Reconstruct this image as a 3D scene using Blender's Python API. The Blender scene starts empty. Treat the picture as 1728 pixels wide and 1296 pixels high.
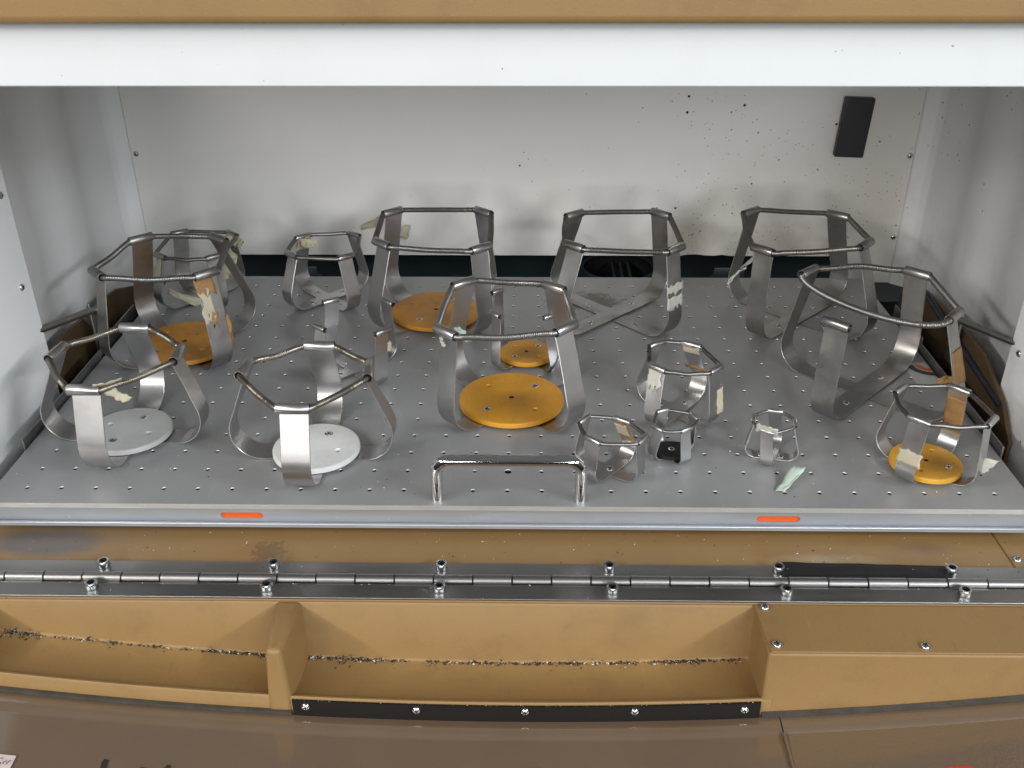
import bpy, bmesh, math, random
from mathutils import Vector, Matrix, noise
from mathutils.geometry import delaunay_2d_cdt
random.seed(7)
PI = math.pi
scene = bpy.context.scene
col = scene.collection

# ------------------------------------------------------------------ camera
cam_d = bpy.data.cameras.new('camera'); cam = bpy.data.objects.new('camera', cam_d); col.objects.link(cam)
scene.camera = cam
fw = Vector((-0.01507231, 0.87612581, -0.48184685)); rt = Vector((0.99987339, 0.01566511, -0.00279299)); up = Vector((-0.00510117, 0.48182794, 0.876251))
cam.matrix_world = Matrix(((rt.x, up.x, -fw.x, 0.015463), (rt.y, up.y, -fw.y, -0.659178), (rt.z, up.z, -fw.z, 0.463064), (0, 0, 0, 1)))
cam_d.sensor_fit = 'HORIZONTAL'; cam_d.sensor_width = 36.0; cam_d.lens = 36.0*1638.18/1728.0
cam_d.clip_start = 0.01; cam_d.clip_end = 100
scene.render.resolution_x = 1024; scene.render.resolution_y = 768

# ------------------------------------------------------------------ world: dim even room light
world = bpy.data.worlds.new('World'); scene.world = world; world.use_nodes = True
wn = world.node_tree; bg = wn.nodes['Background']
tcw = wn.nodes.new('ShaderNodeTexCoord'); sepw = wn.nodes.new('ShaderNodeSeparateXYZ'); rampw = wn.nodes.new('ShaderNodeValToRGB')
mapw = wn.nodes.new('ShaderNodeMapRange'); mapw.inputs[1].default_value = -1; mapw.inputs[2].default_value = 1
wn.links.new(tcw.outputs['Generated'], sepw.inputs[0]); wn.links.new(sepw.outputs['Z'], mapw.inputs[0]); wn.links.new(mapw.outputs[0], rampw.inputs[0])
rampw.color_ramp.elements[0].position = 0.42; rampw.color_ramp.elements[0].color = (0.11, 0.105, 0.10, 1)
rampw.color_ramp.elements[1].position = 0.85; rampw.color_ramp.elements[1].color = (0.62, 0.64, 0.66, 1)
wn.links.new(rampw.outputs[0], bg.inputs[0]); bg.inputs[1].default_value = 0.27

# ------------------------------------------------------------------ lamps: two ceiling rows of tubes left and right of the camera, as the paired shadows show
def lamp(name, loc, target, sx, sy, power, colr):
    L = bpy.data.lights.new(name, 'AREA'); L.shape = 'RECTANGLE'; L.size = sx; L.size_y = sy; L.energy = power; L.color = colr
    o = bpy.data.objects.new(name, L); col.objects.link(o); o.location = loc
    d = (Vector(target)-Vector(loc)).normalized()
    z = -d; y = Vector((0, 1, 0)); x = y.cross(z).normalized(); y = z.cross(x)
    o.matrix_world = Matrix(((x.x, y.x, z.x, loc[0]), (x.y, y.y, z.y, loc[1]), (x.z, y.z, z.z, loc[2]), (0, 0, 0, 1)))
    return o
lamp('ceiling_lamp_left', (-2.6, -1.95, 1.9), (-0.1, -0.1, 0), 0.20, 2.4, 106, (1.0, 0.965, 0.91))
lamp('ceiling_lamp_right', (2.6, -1.95, 1.9), (0.1, -0.1, 0), 0.20, 2.4, 119, (0.93, 0.975, 1.0))
lamp('ceiling_lamp_far_left', (-2.15, -6.7, 2.05), (0, 0.3, 0.05), 0.70, 4.2, 220, (1.0, 0.97, 0.93))
lamp('ceiling_lamp_far_right', (2.15, -6.7, 2.05), (0, 0.3, 0.05), 0.70, 4.2, 245, (0.94, 0.98, 1.0))

vs = scene.view_settings
vs.view_transform = 'Standard'; vs.look = 'None'; vs.exposure = -0.26; vs.gamma = 1.0; vs.use_curve_mapping = False

# ------------------------------------------------------------------ helpers
def tag(o, label=None, cat=None, group=None, kind=None):
    if label: o['label'] = label
    if cat: o['category'] = cat
    if group: o['group'] = group
    if kind: o['kind'] = kind
    return o
def empty(name, loc=(0, 0, 0)):
    o = bpy.data.objects.new(name, None); col.objects.link(o); o.location = loc; o.empty_display_size = 0.01
    return o
class MB:
    def __init__(s): s.v = []; s.f = []; s.mi = []; s.cur = 0
    def vert(s, p): s.v.append(tuple(p)); return len(s.v)-1
    def face(s, *i): s.f.append(tuple(i)); s.mi.append(s.cur)
    def quad(s, a, b, c, d): s.face(*[s.vert(p) for p in (a, b, c, d)])
    def box(s, x0, x1, y0, y1, z0, z1):
        return s.hexa([(x0, y0, z0), (x1, y0, z0), (x1, y1, z0), (x0, y1, z0), (x0, y0, z1), (x1, y0, z1), (x1, y1, z1), (x0, y1, z1)])
    def hexa(s, p):
        i = [s.vert(q) for q in p]
        for a in ((0, 3, 2, 1), (4, 5, 6, 7), (0, 1, 5, 4), (1, 2, 6, 5), (2, 3, 7, 6), (3, 0, 4, 7)): s.face(*[i[k] for k in a])
    def rings(s, rs, closed=True, cap0=False, cap1=False, loop=False):
        ids = [[s.vert(p) for p in r] for r in rs]; n = len(rs[0]); m = len(ids)
        for a in range(m if loop else m-1):
            A = ids[a]; B = ids[(a+1) % m]
            for k in range(n if closed else n-1): s.face(A[k], A[(k+1) % n], B[(k+1) % n], B[k])
        if cap0: s.face(*reversed(ids[0]))
        if cap1: s.face(*ids[-1])
        return ids
    def lathe(s, prof, n, c=(0, 0, 0), ax=(0, 0, 1), cap0=False, cap1=False, seg=None):
        ax = Vector(ax).normalized(); h = Vector((1, 0, 0)) if abs(ax.x) < .8 else Vector((0, 1, 0))
        u = ax.cross(h).normalized(); w = ax.cross(u); c = Vector(c)
        s.rings([[c+ax*z+(u*math.cos(2*PI*k/n)+w*math.sin(2*PI*k/n))*r for k in range(n)] for r, z in prof], True, cap0, cap1)
    def tube(s, pts, r, n=10, caps=True):
        pts = [Vector(p) for p in pts]; rs = []; u = None
        for i, p in enumerate(pts):
            t = (pts[min(i+1, len(pts)-1)]-pts[max(i-1, 0)]).normalized()
            if u is None:
                h = Vector((0, 0, 1)) if abs(t.z) < .9 else Vector((1, 0, 0)); u = t.cross(h).normalized()
            u = (u-t*u.dot(t)).normalized(); w = t.cross(u)
            rr = r[i] if hasattr(r, '__len__') else r
            rs.append([p+(u*math.cos(2*PI*k/n)+w*math.sin(2*PI*k/n))*rr for k in range(n)])
        s.rings(rs, True, caps, caps)
    def build(s, name, mat, parent=None, smooth=None, bevel=None, label=None, kind=None, segs=2):
        me = bpy.data.meshes.new(name); me.from_pydata(s.v, [], s.f)
        for m in (mat if isinstance(mat, (list, tuple)) else [mat]): me.materials.append(m)
        if any(s.mi): me.polygons.foreach_set('material_index', s.mi)
        bm = bmesh.new(); bm.from_mesh(me); bmesh.ops.recalc_face_normals(bm, faces=bm.faces); bm.to_mesh(me); bm.free()
        if smooth is not None:
            me.shade_smooth(); me.set_sharp_from_angle(angle=math.radians(smooth))
        me.update()
        o = bpy.data.objects.new(name, me); col.objects.link(o)
        if parent is not None: o.parent = parent
        if bevel:
            b = o.modifiers.new('bevel', 'BEVEL'); b.width = bevel; b.segments = segs; b.limit_method = 'ANGLE'; b.angle_limit = math.radians(35)
            if smooth is None:
                me.shade_smooth(); me.set_sharp_from_angle(angle=math.radians(35)); b.harden_normals = False
        tag(o, label=label, kind=kind)
        return o
def flat_plate(mb, outer, holes, to3, depth):
    """plate in 2D with real openings; to3(u, v, d) gives the 3D point at depth d below its face"""
    verts = []; edges = []; faces = []
    for lp in [outer]+holes:
        b = len(verts); n = len(lp); verts += [Vector(p) for p in lp]; edges += [(b+i, b+(i+1) % n) for i in range(n)]
    r = delaunay_2d_cdt(verts, edges, [], 1, 1e-7)
    def inside(p, lp):
        c = False; n = len(lp)
        for i in range(n):
            x0, y0 = lp[i]; x1, y1 = lp[(i+1) % n]
            if (y0 > p[1]) != (y1 > p[1]) and p[0] < (x1-x0)*(p[1]-y0)/(y1-y0)+x0: c = not c
        return c
    V = r[0]; ids = {}
    for f in r[2]:
        c = sum((V[i] for i in f), Vector((0, 0)))/len(f)
        if not inside(c, outer) or any(inside(c, h) for h in holes): continue
        fi = []
        for i in f:
            if i not in ids: ids[i] = mb.vert(to3(V[i].x, V[i].y, 0))
            fi.append(ids[i])
        mb.face(*fi)
    for lp in [outer]+holes:
        mb.rings([[to3(p[0], p[1], 0) for p in lp], [to3(p[0], p[1], depth) for p in lp]])
def circ(cx, cy, r, n=20, a0=0.0): return [(cx+r*math.cos(a0+2*PI*k/n), cy+r*math.sin(a0+2*PI*k/n)) for k in range(n)]

# ------------------------------------------------------------------ materials
def mat(name, base, rough=0.5, metal=0.0, spec=0.5, var=0.0, var_scale=20, var_col=None, bump=0.0, bump_scale=400, rvar=0.0, coat=0.0, aniso=0.0, stretch=None, layers=None):
    m = bpy.data.materials.new(name); m.use_nodes = True; nt = m.node_tree; N = nt.nodes; L = nt.links
    b = N['Principled BSDF']; b.inputs['Metallic'].default_value = metal; b.inputs['Roughness'].default_value = rough
    b.inputs['Specular IOR Level'].default_value = spec; b.inputs['Coat Weight'].default_value = coat; b.inputs['Coat Roughness'].default_value = 0.08
    b.inputs['Coat IOR'].default_value = 2.1; b.inputs['Anisotropic'].default_value = aniso
    tc = N.new('ShaderNodeTexCoord'); vec = tc.outputs['Object']
    if stretch:
        mp = N.new('ShaderNodeMapping'); mp.inputs['Scale'].default_value = stretch; L.new(vec, mp.inputs['Vector']); svec = mp.outputs[0]
    else: svec = vec
    def noi(scale, detail=4, rgh=0.6, v=None):
        n = N.new('ShaderNodeTexNoise'); n.inputs['Scale'].default_value = scale; n.inputs['Detail'].default_value = detail; n.inputs['Roughness'].default_value = rgh
        L.new(v or vec, n.inputs['Vector']); return n.outputs['Fac']
    def ramp(fac, p0, p1, c0=(0, 0, 0, 1), c1=(1, 1, 1, 1)):
        r = N.new('ShaderNodeValToRGB'); r.color_ramp.elements[0].position = p0; r.color_ramp.elements[1].position = p1
        r.color_ramp.elements[0].color = c0; r.color_ramp.elements[1].color = c1; L.new(fac, r.inputs[0]); return r.outputs[0]
    def mix(fac, a, c):
        x = N.new('ShaderNodeMix'); x.data_type = 'RGBA'
        if hasattr(fac, 'default_value') or not isinstance(fac, (int, float)): L.new(fac, x.inputs[0])
        else: x.inputs[0].default_value = fac
        for sock, val in ((x.inputs[6], a), (x.inputs[7], c)):
            if isinstance(val, tuple): sock.default_value = (*val[:3], 1)
            else: L.new(val, sock)
        return x.outputs[2]
    def math_(op, a, c):
        x = N.new('ShaderNodeMath'); x.operation = op; x.use_clamp = True
        for sock, val in ((x.inputs[0], a), (x.inputs[1], c)):
            if isinstance(val, (int, float)): sock.default_value = val
            else: L.new(val, sock)
        return x.outputs[0]
    out = base
    if var:
        vc = var_col or tuple(c*(1-var) for c in base)
        out = mix(ramp(noi(var_scale, 6, 0.62, svec), 0.35, 0.72), base, vc)
    ctx = dict(N=N, L=L, vec=vec, noi=noi, ramp=ramp, mix=mix, math=math_, tc=tc, bsdf=b)
    if layers: out = layers(ctx, out)
    if isinstance(out, tuple): b.inputs['Base Color'].default_value = (*out, 1)
    else: L.new(out, b.inputs['Base Color'])
    if rvar:
        mr = N.new('ShaderNodeMapRange'); mr.inputs[1].default_value = 0.3; mr.inputs[2].default_value = 0.7
        mr.inputs[3].default_value = max(0.03, rough-rvar); mr.inputs[4].default_value = min(1, rough+rvar)
        L.new(noi(var_scale*1.7, 5, 0.65, svec), mr.inputs[0]); L.new(mr.outputs[0], b.inputs['Roughness'])
    if bump:
        bp = N.new('ShaderNodeBump'); bp.inputs['Strength'].default_value = bump; bp.inputs['Distance'].default_value = 0.0005
        L.new(noi(bump_scale, 3, 0.6, svec), bp.inputs['Height']); L.new(bp.outputs[0], b.inputs['Normal'])
    return m

def dots(c, scale, r0, r1, keep):
    """small round specks: voronoi distance under a radius that differs from cell to cell"""
    N, L = c['N'], c['L']
    v = N.new('ShaderNodeTexVoronoi'); v.inputs['Scale'].default_value = scale
    nz = N.new('ShaderNodeTexNoise'); nz.inputs['Scale'].default_value = scale*3.5; nz.inputs['Detail'].default_value = 1; L.new(c['vec'], nz.inputs['Vector'])
    wv = N.new('ShaderNodeVectorMath'); wv.operation = 'MULTIPLY_ADD'; wv.inputs[1].default_value = (.25/scale,)*3; L.new(nz.outputs['Color'], wv.inputs[0]); L.new(c['vec'], wv.inputs[2]); L.new(wv.outputs[0], v.inputs['Vector'])
    sep = N.new('ShaderNodeSeparateColor'); L.new(v.outputs['Color'], sep.inputs[0])
    rad = N.new('ShaderNodeMapRange'); rad.inputs[1].default_value = 0; rad.inputs[2].default_value = 1; rad.inputs[3].default_value = r0; rad.inputs[4].default_value = r1
    L.new(sep.outputs[0], rad.inputs[0])
    lt = N.new('ShaderNodeMath'); lt.operation = 'LESS_THAN'; L.new(v.outputs['Distance'], lt.inputs[0]); L.new(rad.outputs[0], lt.inputs[1])
    kp = N.new('ShaderNodeMath'); kp.operation = 'LESS_THAN'; L.new(sep.outputs[1], kp.inputs[0])
    if isinstance(keep, (int, float)): kp.inputs[1].default_value = keep
    else: L.new(keep, kp.inputs[1])
    return c['math']('MULTIPLY', lt.outputs[0], kp.outputs[0])
def axis_mask(c, axis, a, b):
    s = c['N'].new('ShaderNodeSeparateXYZ'); c['L'].new(c['vec'], s.inputs[0])
    m = c['N'].new('ShaderNodeMapRange'); m.inputs[1].default_value = a; m.inputs[2].default_value = b; m.clamp = True
    c['L'].new(s.outputs['XYZ'.index(axis)], m.inputs[0]); return m.outputs[0]
def blob(c, cx, cy, rx, ry, soft=0.5, ax='XY', rough=0.35, nscale=60):
    """an irregular stain of its own shape round a point of the object"""
    N, L = c['N'], c['L']
    mp = N.new('ShaderNodeMapping'); mp.vector_type = 'POINT'
    loc = [0, 0, 0]; sc = [0, 0, 0]; i0, i1 = 'XYZ'.index(ax[0]), 'XYZ'.index(ax[1])
    sc[i0] = 1/rx; sc[i1] = 1/ry; loc[i0] = -cx/rx; loc[i1] = -cy/ry
    mp.inputs['Scale'].default_value = sc; mp.inputs['Location'].default_value = loc; L.new(c['vec'], mp.inputs['Vector'])
    ln = N.new('ShaderNodeVectorMath'); ln.operation = 'LENGTH'; L.new(mp.outputs[0], ln.inputs[0])
    n = c['noi'](nscale, 5, 0.6)
    ad = N.new('ShaderNodeMath'); ad.operation = 'MULTIPLY_ADD'; L.new(n, ad.inputs[0]); ad.inputs[1].default_value = rough*2; L.new(ln.outputs['Value'], ad.inputs[2])
    mr = N.new('ShaderNodeMapRange'); mr.inputs[1].default_value = 1+rough; mr.inputs[2].default_value = 1+rough-soft; mr.clamp = True
    L.new(ad.outputs[0], mr.inputs[0]); return mr.outputs[0]

def scratches(c, sx, sy, rot, lo=.66, hi=.72):
    N, L = c['N'], c['L']
    mp = N.new('ShaderNodeMapping'); mp.inputs['Scale'].default_value = (sx, sy, sx); mp.inputs['Rotation'].default_value = (0, 0, rot); L.new(c['vec'], mp.inputs['Vector'])
    return c['ramp'](c['noi'](1.0, 2, .5, mp.outputs[0]), lo, hi)
def wall_layers(c, out):
    # grime: brown haze and specks gathered towards the lower right of the back panel
    mx = axis_mask(c, 'X', -0.05, 0.30); mz = axis_mask(c, 'Z', 0.16, 0.0)
    g = c['math']('MULTIPLY', c['math']('MULTIPLY', mx, mz), c['ramp'](c['noi'](9, 6, 0.65), 0.42, 0.75))
    out = c['mix'](c['math']('MULTIPLY', g, 0.6), out, (0.44, 0.38, 0.30))
    k = c['math']('MULTIPLY', c['ramp'](c['noi'](9, 3, 0.6), 0.45, 0.72), c['math']('MULTIPLY', axis_mask(c, 'X', -0.02, 0.25), 0.30))
    for cx, cz, rx, rz, g in ((.325, .022, .055, .035, .75), (.225, .088, .05, .028, .5), (.245, .185, .06, .03, .40), (.21, .025, .05, .03, .45), (.40, .10, .05, .04, .3)):
        k = c['math']('ADD', k, c['math']('MULTIPLY', blob(c, cx, cz, rx, rz, 1.0, 'XZ'), g))
    out = c['mix'](dots(c, 100, 0.01, 0.125, c['math']('MULTIPLY', k, 0.45)), out, (0.16, 0.12, 0.09))
    out = c['mix'](dots(c, 230, 0.03, 0.19, c['math']('MULTIPLY', k, 0.8)), out, (0.22, 0.165, 0.12))
    out = c['mix'](c['math']('MULTIPLY', blob(c, .215, .022, .075, .028, 1.0, 'XZ', 0.5, 45), 0.45), out, (0.40, 0.31, 0.20))
    out = c['mix'](c['math']('MULTIPLY', blob(c, .33, .015, .085, .03, 1.1, 'XZ', 0.5, 45), 0.35), out, (0.42, 0.35, 0.26))
    st = c['math']('MULTIPLY', c['ramp'](c['noi'](30, 6, 0.7), 0.62, 0.75), c['math']('MULTIPLY', mz, 0.35))
    return c['mix'](st, out, (0.35, 0.33, 0.30))
def side_layers(c, out):
    k = c['math']('MULTIPLY', c['ramp'](c['noi'](9, 3, 0.6), 0.5, 0.7), c['math']('MULTIPLY', axis_mask(c, 'X', 0.1, 0.4), 0.4))
    out = c['mix'](dots(c, 170, 0.05, 0.22, k), out, (0.14, 0.11, 0.09))
    g = c['math']('MULTIPLY', axis_mask(c, 'X', 0.2, 0.45), c['math']('MULTIPLY', axis_mask(c, 'Z', 0.12, -0.03), c['ramp'](c['noi'](16, 5, .65), 0.45, 0.7)))
    return c['mix'](c['math']('MULTIPLY', g, 0.55), out, (0.40, 0.35, 0.28))
def tray_layers(c, out):
    out = c['mix'](c['math']('MULTIPLY', c['ramp'](c['noi'](5.5, 6, 0.6), 0.5, 0.78), 0.45), out, (0.22, 0.215, 0.205))
    out = c['mix'](c['math']('MULTIPLY', blob(c, 0.10, 0.395, 0.09, 0.05, 0.9), 0.55), out, (0.42, 0.40, 0.37))
    out = c['mix'](c['math']('MULTIPLY', blob(c, 0.085, 0.385, 0.05, 0.03, 0.5, nscale=110, rough=0.75), 0.7), out, (0.09, 0.06, 0.045))
    out = c['mix'](c['math']('MULTIPLY', blob(c, -0.21, 0.20, 0.035, 0.02, 0.8), 0.6), out, (0.12, 0.12, 0.125))
    out = c['mix'](c['math']('MULTIPLY', scratches(c, 700, 22, .3, .67, .73), .10), out, (0.62, 0.62, 0.61))
    out = c['mix'](c['math']('MULTIPLY', scratches(c, 620, 20, 1.2, .68, .74), .10), out, (0.60, 0.60, 0.59))
    out = c['mix'](c['math']('MULTIPLY', blob(c, 0.33, 0.24, 0.10, 0.07, 1.3), 0.45), out, (0.22, 0.20, 0.175))
    out = c['mix'](c['math']('MULTIPLY', c['ramp'](c['noi'](42, 5, .7), .62, .74), .16), out, (0.20, 0.19, 0.175))
    out = c['mix'](dots(c, 240, 0.04, 0.16, 0.035), out, (0.75, 0.75, 0.73))
    out = c['mix'](dots(c, 190, 0.04, 0.14, 0.03), out, (0.10, 0.09, 0.08))
    return out
def ledge_layers(c, out):
    out = c['mix'](c['math']('MULTIPLY', blob(c, -0.375, -0.034, 0.055, 0.022, 0.4, rough=0.22), 0.85), out, (0.10, 0.095, 0.10))
    out = c['mix'](c['math']('MULTIPLY', blob(c, -0.33, -0.025, 0.08, 0.03, 1.2, rough=0.4), 0.45), out, (0.16, 0.13, 0.10))
    out = c['mix'](c['math']('MULTIPLY', blob(c, -0.191, -0.044, 0.016, 0.014, 0.35, rough=1.6, nscale=260), .7), out, (0.13, 0.08, 0.04))
    out = c['mix'](c['math']('MULTIPLY', blob(c, 0.335, -0.034, 0.030, 0.010, 0.8, rough=0.6, nscale=120), 0.6), out, (0.15, 0.09, 0.05))
    out = c['mix'](c['math']('MULTIPLY', blob(c, 0.25, -0.05, 0.06, 0.010, 1.0, rough=0.5), 0.35), out, (0.50, 0.44, 0.34))
    out = c['mix'](dots(c, 210, 0.04, 0.16, 0.05), out, (0.65, 0.58, 0.45))
    return c['mix'](dots(c, 160, 0.04, 0.15, 0.06), out, (0.08, 0.055, 0.04))
def door_layers(c, out):
    out = c['mix'](dots(c, 170, 0.03, 0.13, 0.045), out, (0.10, 0.06, 0.03))
    out = c['mix'](c['math']('MULTIPLY', c['ramp'](c['noi'](17, 6, .68), .50, .72), .38), out, (0.15, 0.088, 0.034))
    out = c['mix'](c['math']('MULTIPLY', scratches(c, 520, 45, .5), .14), out, (0.36, 0.26, 0.14))
    out = c['mix'](c['math']('MULTIPLY', scratches(c, 420, 50, -.9, .68, .74), .18), out, (0.09, 0.055, 0.025))
    return c['mix'](c['math']('MULTIPLY', blob(c, 0.345, -0.115, 0.025, 0.012, 0.8, rough=0.5, nscale=150), 0.6), out, (0.42, 0.38, 0.33))
def disc_layers(c, out):
    out = c['mix'](c['math']('MULTIPLY', c['ramp'](c['noi'](26, 6, 0.65), 0.5, 0.75), 0.35), out, (0.30, 0.14, 0.03))
    out = c['mix'](c['math']('MULTIPLY', scratches(c, 600, 60, .8, .64, .72), .22), out, (0.72, 0.46, 0.16))
    out = c['mix'](c['math']('MULTIPLY', scratches(c, 500, 60, -.5, .66, .72), .25), out, (0.22, 0.10, 0.02))
    out = c['mix'](c['math']('MULTIPLY', blob(c, .008, -.004, .032, .022, 1.2, 'XY', .35, 60), .8), out, (0.20, 0.085, 0.012))
    return c['mix'](dots(c, 210, 0.05, 0.2, 0.14), out, (0.20, 0.09, 0.02))
def disc_dirty_layers(c, out):
    out = c['mix'](c['math']('MULTIPLY', c['ramp'](c['noi'](22, 6, 0.7), 0.44, 0.70), 0.6), out, (0.26, 0.12, 0.035))
    return c['mix'](c['ramp'](c['noi'](48, 5, 0.7), 0.63, 0.72), out, (0.06, 0.04, 0.025))

M = {}
M['wall'] = mat('white_enamel', (0.77, 0.755, 0.725), 0.42, var=0.05, var_scale=6, bump=0.05, bump_scale=300, layers=wall_layers)
M['side'] = mat('white_side_enamel', (0.86, 0.87, 0.875), 0.36, var=0.05, var_scale=7, bump=0.04, bump_scale=200, layers=side_layers)
M['header'] = mat('white_gloss_enamel', (0.62, 0.645, 0.655), 0.35, bump=0.04, bump_scale=250, layers=lambda c, o: c['mix'](dots(c, 120, .02, .10, .06), c['mix'](c['math']('MULTIPLY', c['ramp'](c['noi'](11, 6, .7), .5, .75), .25), o, (.50, .51, .50)), (.30, .27, .24)))
M['tan'] = mat('tan_powder_coat', (0.262, 0.157, 0.058), 0.48, var=0.10, var_scale=8, bump=0.25, bump_scale=900, layers=door_layers)
M['ledge'] = mat('tan_ledge_paint', (0.250, 0.152, 0.060), 0.42, var=0.12, var_scale=10, bump=0.15, bump_scale=800, layers=ledge_layers, rvar=0.08)
M['tan_shaded'] = mat('shaded_tan_paint', (0.090, 0.055, 0.026), 0.6, var=0.3, var_scale=14)  # the tan paint darkened, shade of the tray well put into its colour
M['tray'] = mat('anodised_aluminium', (0.37, 0.373, 0.380), 0.46, metal=0.42, var=0.08, var_scale=9, bump=0.05, bump_scale=1200, rvar=0.05, layers=tray_layers)
M['tray_rim'] = mat('drilled_rim', (0.42, 0.42, 0.42), 0.45, metal=0.6)
M['tray_edge'] = mat('cut_aluminium_edge', (0.72, 0.72, 0.71), 0.38, metal=0.7, var=0.12, var_scale=40, stretch=(1, 8, 8))
M['tray_face'] = mat('brushed_aluminium_face', (0.44, 0.465, 0.50), 0.42, metal=0.6, var=0.15, var_scale=14, stretch=(0.6, 4, 4), rvar=0.1, layers=lambda c, o: c['mix'](c['ramp'](c['noi'](160, 4, .8), .70, .75), o, (0.80, 0.80, 0.80)))
M['steel'] = mat('brushed_stainless', (0.56, 0.55, 0.55), 0.34, metal=1.0, var=0.16, var_scale=14, rvar=0.06, bump=0.02, bump_scale=700, layers=lambda c, o: c['mix'](c['math']('MULTIPLY', c['ramp'](c['noi'](70, 5, .75), .62, .78), .35), o, (0.34, 0.31, 0.28)))
M['steel_dull'] = mat('dull_stainless', (0.47, 0.455, 0.44), 0.38, metal=1.0, var=0.35, var_scale=24, rvar=0.12, bump=0.05, bump_scale=500, layers=lambda c, o: c['mix'](c['math']('MULTIPLY', c['ramp'](c['noi'](50, 6, .75), .58, .74), .6), o, (0.28, 0.23, 0.18)))
M['spring'] = mat('spring_steel', (0.31, 0.30, 0.287), 0.40, metal=1.0, var=0.30, var_scale=30)
M['spring_warm'] = mat('spring_steel_tarnished', (0.33, 0.30, 0.25), 0.40, metal=1.0, var=0.30, var_scale=30)
M['chrome'] = mat('chrome', (0.74, 0.74, 0.75), 0.07, metal=1.0)
M['hinge'] = mat('hinge_steel', (0.31, 0.305, 0.30), 0.38, metal=1.0, var=0.18, var_scale=16, rvar=0.06, stretch=(0.5, 2, 2), layers=lambda c, o: c['mix'](c['math']('MULTIPLY', c['ramp'](c['noi'](90, 5, .8), .62, .74), .5), o, (0.22, 0.20, 0.18)))
M['screw'] = mat('zinc_screw', (0.62, 0.64, 0.66), 0.25, metal=1.0)
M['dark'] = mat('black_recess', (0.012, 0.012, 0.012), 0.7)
M['orange'] = mat('orange_plastic', (0.60, 0.275, 0.014), 0.42, var=0.12, var_scale=18, bump=0.04, layers=disc_layers)
M['orange_dirty'] = mat('grimy_orange_plastic', (0.60, 0.255, 0.018), 0.45, var=0.2, var_scale=12, layers=disc_dirty_layers)
M['yellow'] = mat('golden_plastic', (0.64, 0.33, 0.03), 0.42, var=0.12, var_scale=18, layers=disc_layers)
M['white_disc'] = mat('white_plastic', (0.66, 0.67, 0.67), 0.4, var=0.06, var_scale=30, layers=lambda c, o: c['mix'](c['math']('MULTIPLY', c['ramp'](c['noi'](40, 5, .7), .5, .72), .4), c['mix'](dots(c, 200, .04, .18, .08), o, (.35, .30, .24)), (.46, .44, .40)))
M['grey_disc'] = mat('grey_white_plastic', (0.45, 0.46, 0.455), 0.4, var=0.10, var_scale=30, layers=lambda c, o: c['mix'](c['math']('MULTIPLY', c['ramp'](c['noi'](40, 5, .7), .5, .72), .4), c['mix'](dots(c, 200, .04, .18, .08), o, (.30, .26, .2)), (.33, .31, .28)))
M['hole_shade'] = mat('painted_hole_shade', (0.05, 0.025, 0.010), 0.8)  # painted shade for the walls of the disc centre holes
M['black'] = mat('black_rubber', (0.013, 0.013, 0.014), 0.6, spec=0.2, bump=0.1, bump_scale=600)
M['black_pad'] = mat('black_plastic', (0.016, 0.016, 0.021), 0.42)
M['black_strip'] = mat('black_steel_strip', (0.012, 0.010, 0.009), 0.5, spec=0.15, layers=lambda c, o: c['mix'](dots(c, 260, .05, .18, .10), o, (.16, .13, .10)))
M['black_tape'] = mat('black_cloth_tape', (0.016, 0.015, 0.015), 0.5, spec=0.2, bump=0.2, bump_scale=180, layers=lambda c, o: c['mix'](dots(c, 300, .05, .2, .07), o, (.25, .22, .18)))
M['slot'] = mat('orange_slot_paint', (0.62, 0.090, 0.010), 0.5)
M['tape'] = mat('masking_tape', (0.50, 0.455, 0.335), 0.7, var=0.16, var_scale=60, bump=0.5, bump_scale=160)
M['tape_white'] = mat('pale_paper_tape', (0.50, 0.50, 0.44), 0.65, var=0.14, var_scale=60, bump=0.5, bump_scale=160)
M['tape_green'] = mat('greenish_paper_tape', (0.48, 0.58, 0.51), 0.65, var=0.2, var_scale=50, bump=0.4, bump_scale=160)
M['tape_brown'] = mat('aged_brown_tape', (0.36, 0.20, 0.075), 0.6, var=0.45, var_scale=70, bump=0.5, bump_scale=160)
M['teal'] = mat('dark_teal_duct', (0.020, 0.042, 0.047), 0.5, var=0.6, var_scale=14)
M['window'] = mat('smoked_brown_glazing', (0.135, 0.088, 0.054), 0.28, spec=0.7, coat=0.75, var=0.2, var_scale=9, bump=0.02, bump_scale=90, layers=lambda c, o: c['mix'](c['math']('MULTIPLY', blob(c, -.31, -.178, .012, .014, .8), .5), c['mix'](c['math']('MULTIPLY', blob(c, -.275, -.176, .010, .010, .6), .5), o, (.42, .38, .32)), (.36, .33, .29)))
M['window_tex'] = mat('pebbled_brown_glazing', (0.135, 0.092, 0.060), 0.26, spec=0.8, coat=0.6, bump=0.5, bump_scale=420)
M['gasket'] = mat('grey_gasket', (0.062, 0.054, 0.044), 0.6, spec=0.2, var=0.4, var_scale=80)
M['pink'] = mat('pink_paper', (0.62, 0.50, 0.50), 0.6)
M['ink'] = mat('black_marker_ink', (0.022, 0.018, 0.015), 0.5)
M['red'] = mat('red_sticker_film', (0.50, 0.035, 0.02), 0.35)
M['sticker_ground'] = mat('silver_sticker_film', (0.45, 0.45, 0.44), 0.35, var=0.1, var_scale=60)
M['sticker_red'] = mat('orange_red_print', (0.55, 0.09, 0.04), 0.4)
M['sticker_black'] = mat('dark_print', (0.03, 0.03, 0.035), 0.4)
M['rod'] = mat('strut_rod_steel', (0.42, 0.41, 0.40), 0.36, metal=1.0, var=0.3, var_scale=30)
M['rail'] = mat('rail_steel', (0.30, 0.295, 0.29), 0.42, metal=0.9, var=0.3, var_scale=30)
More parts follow.
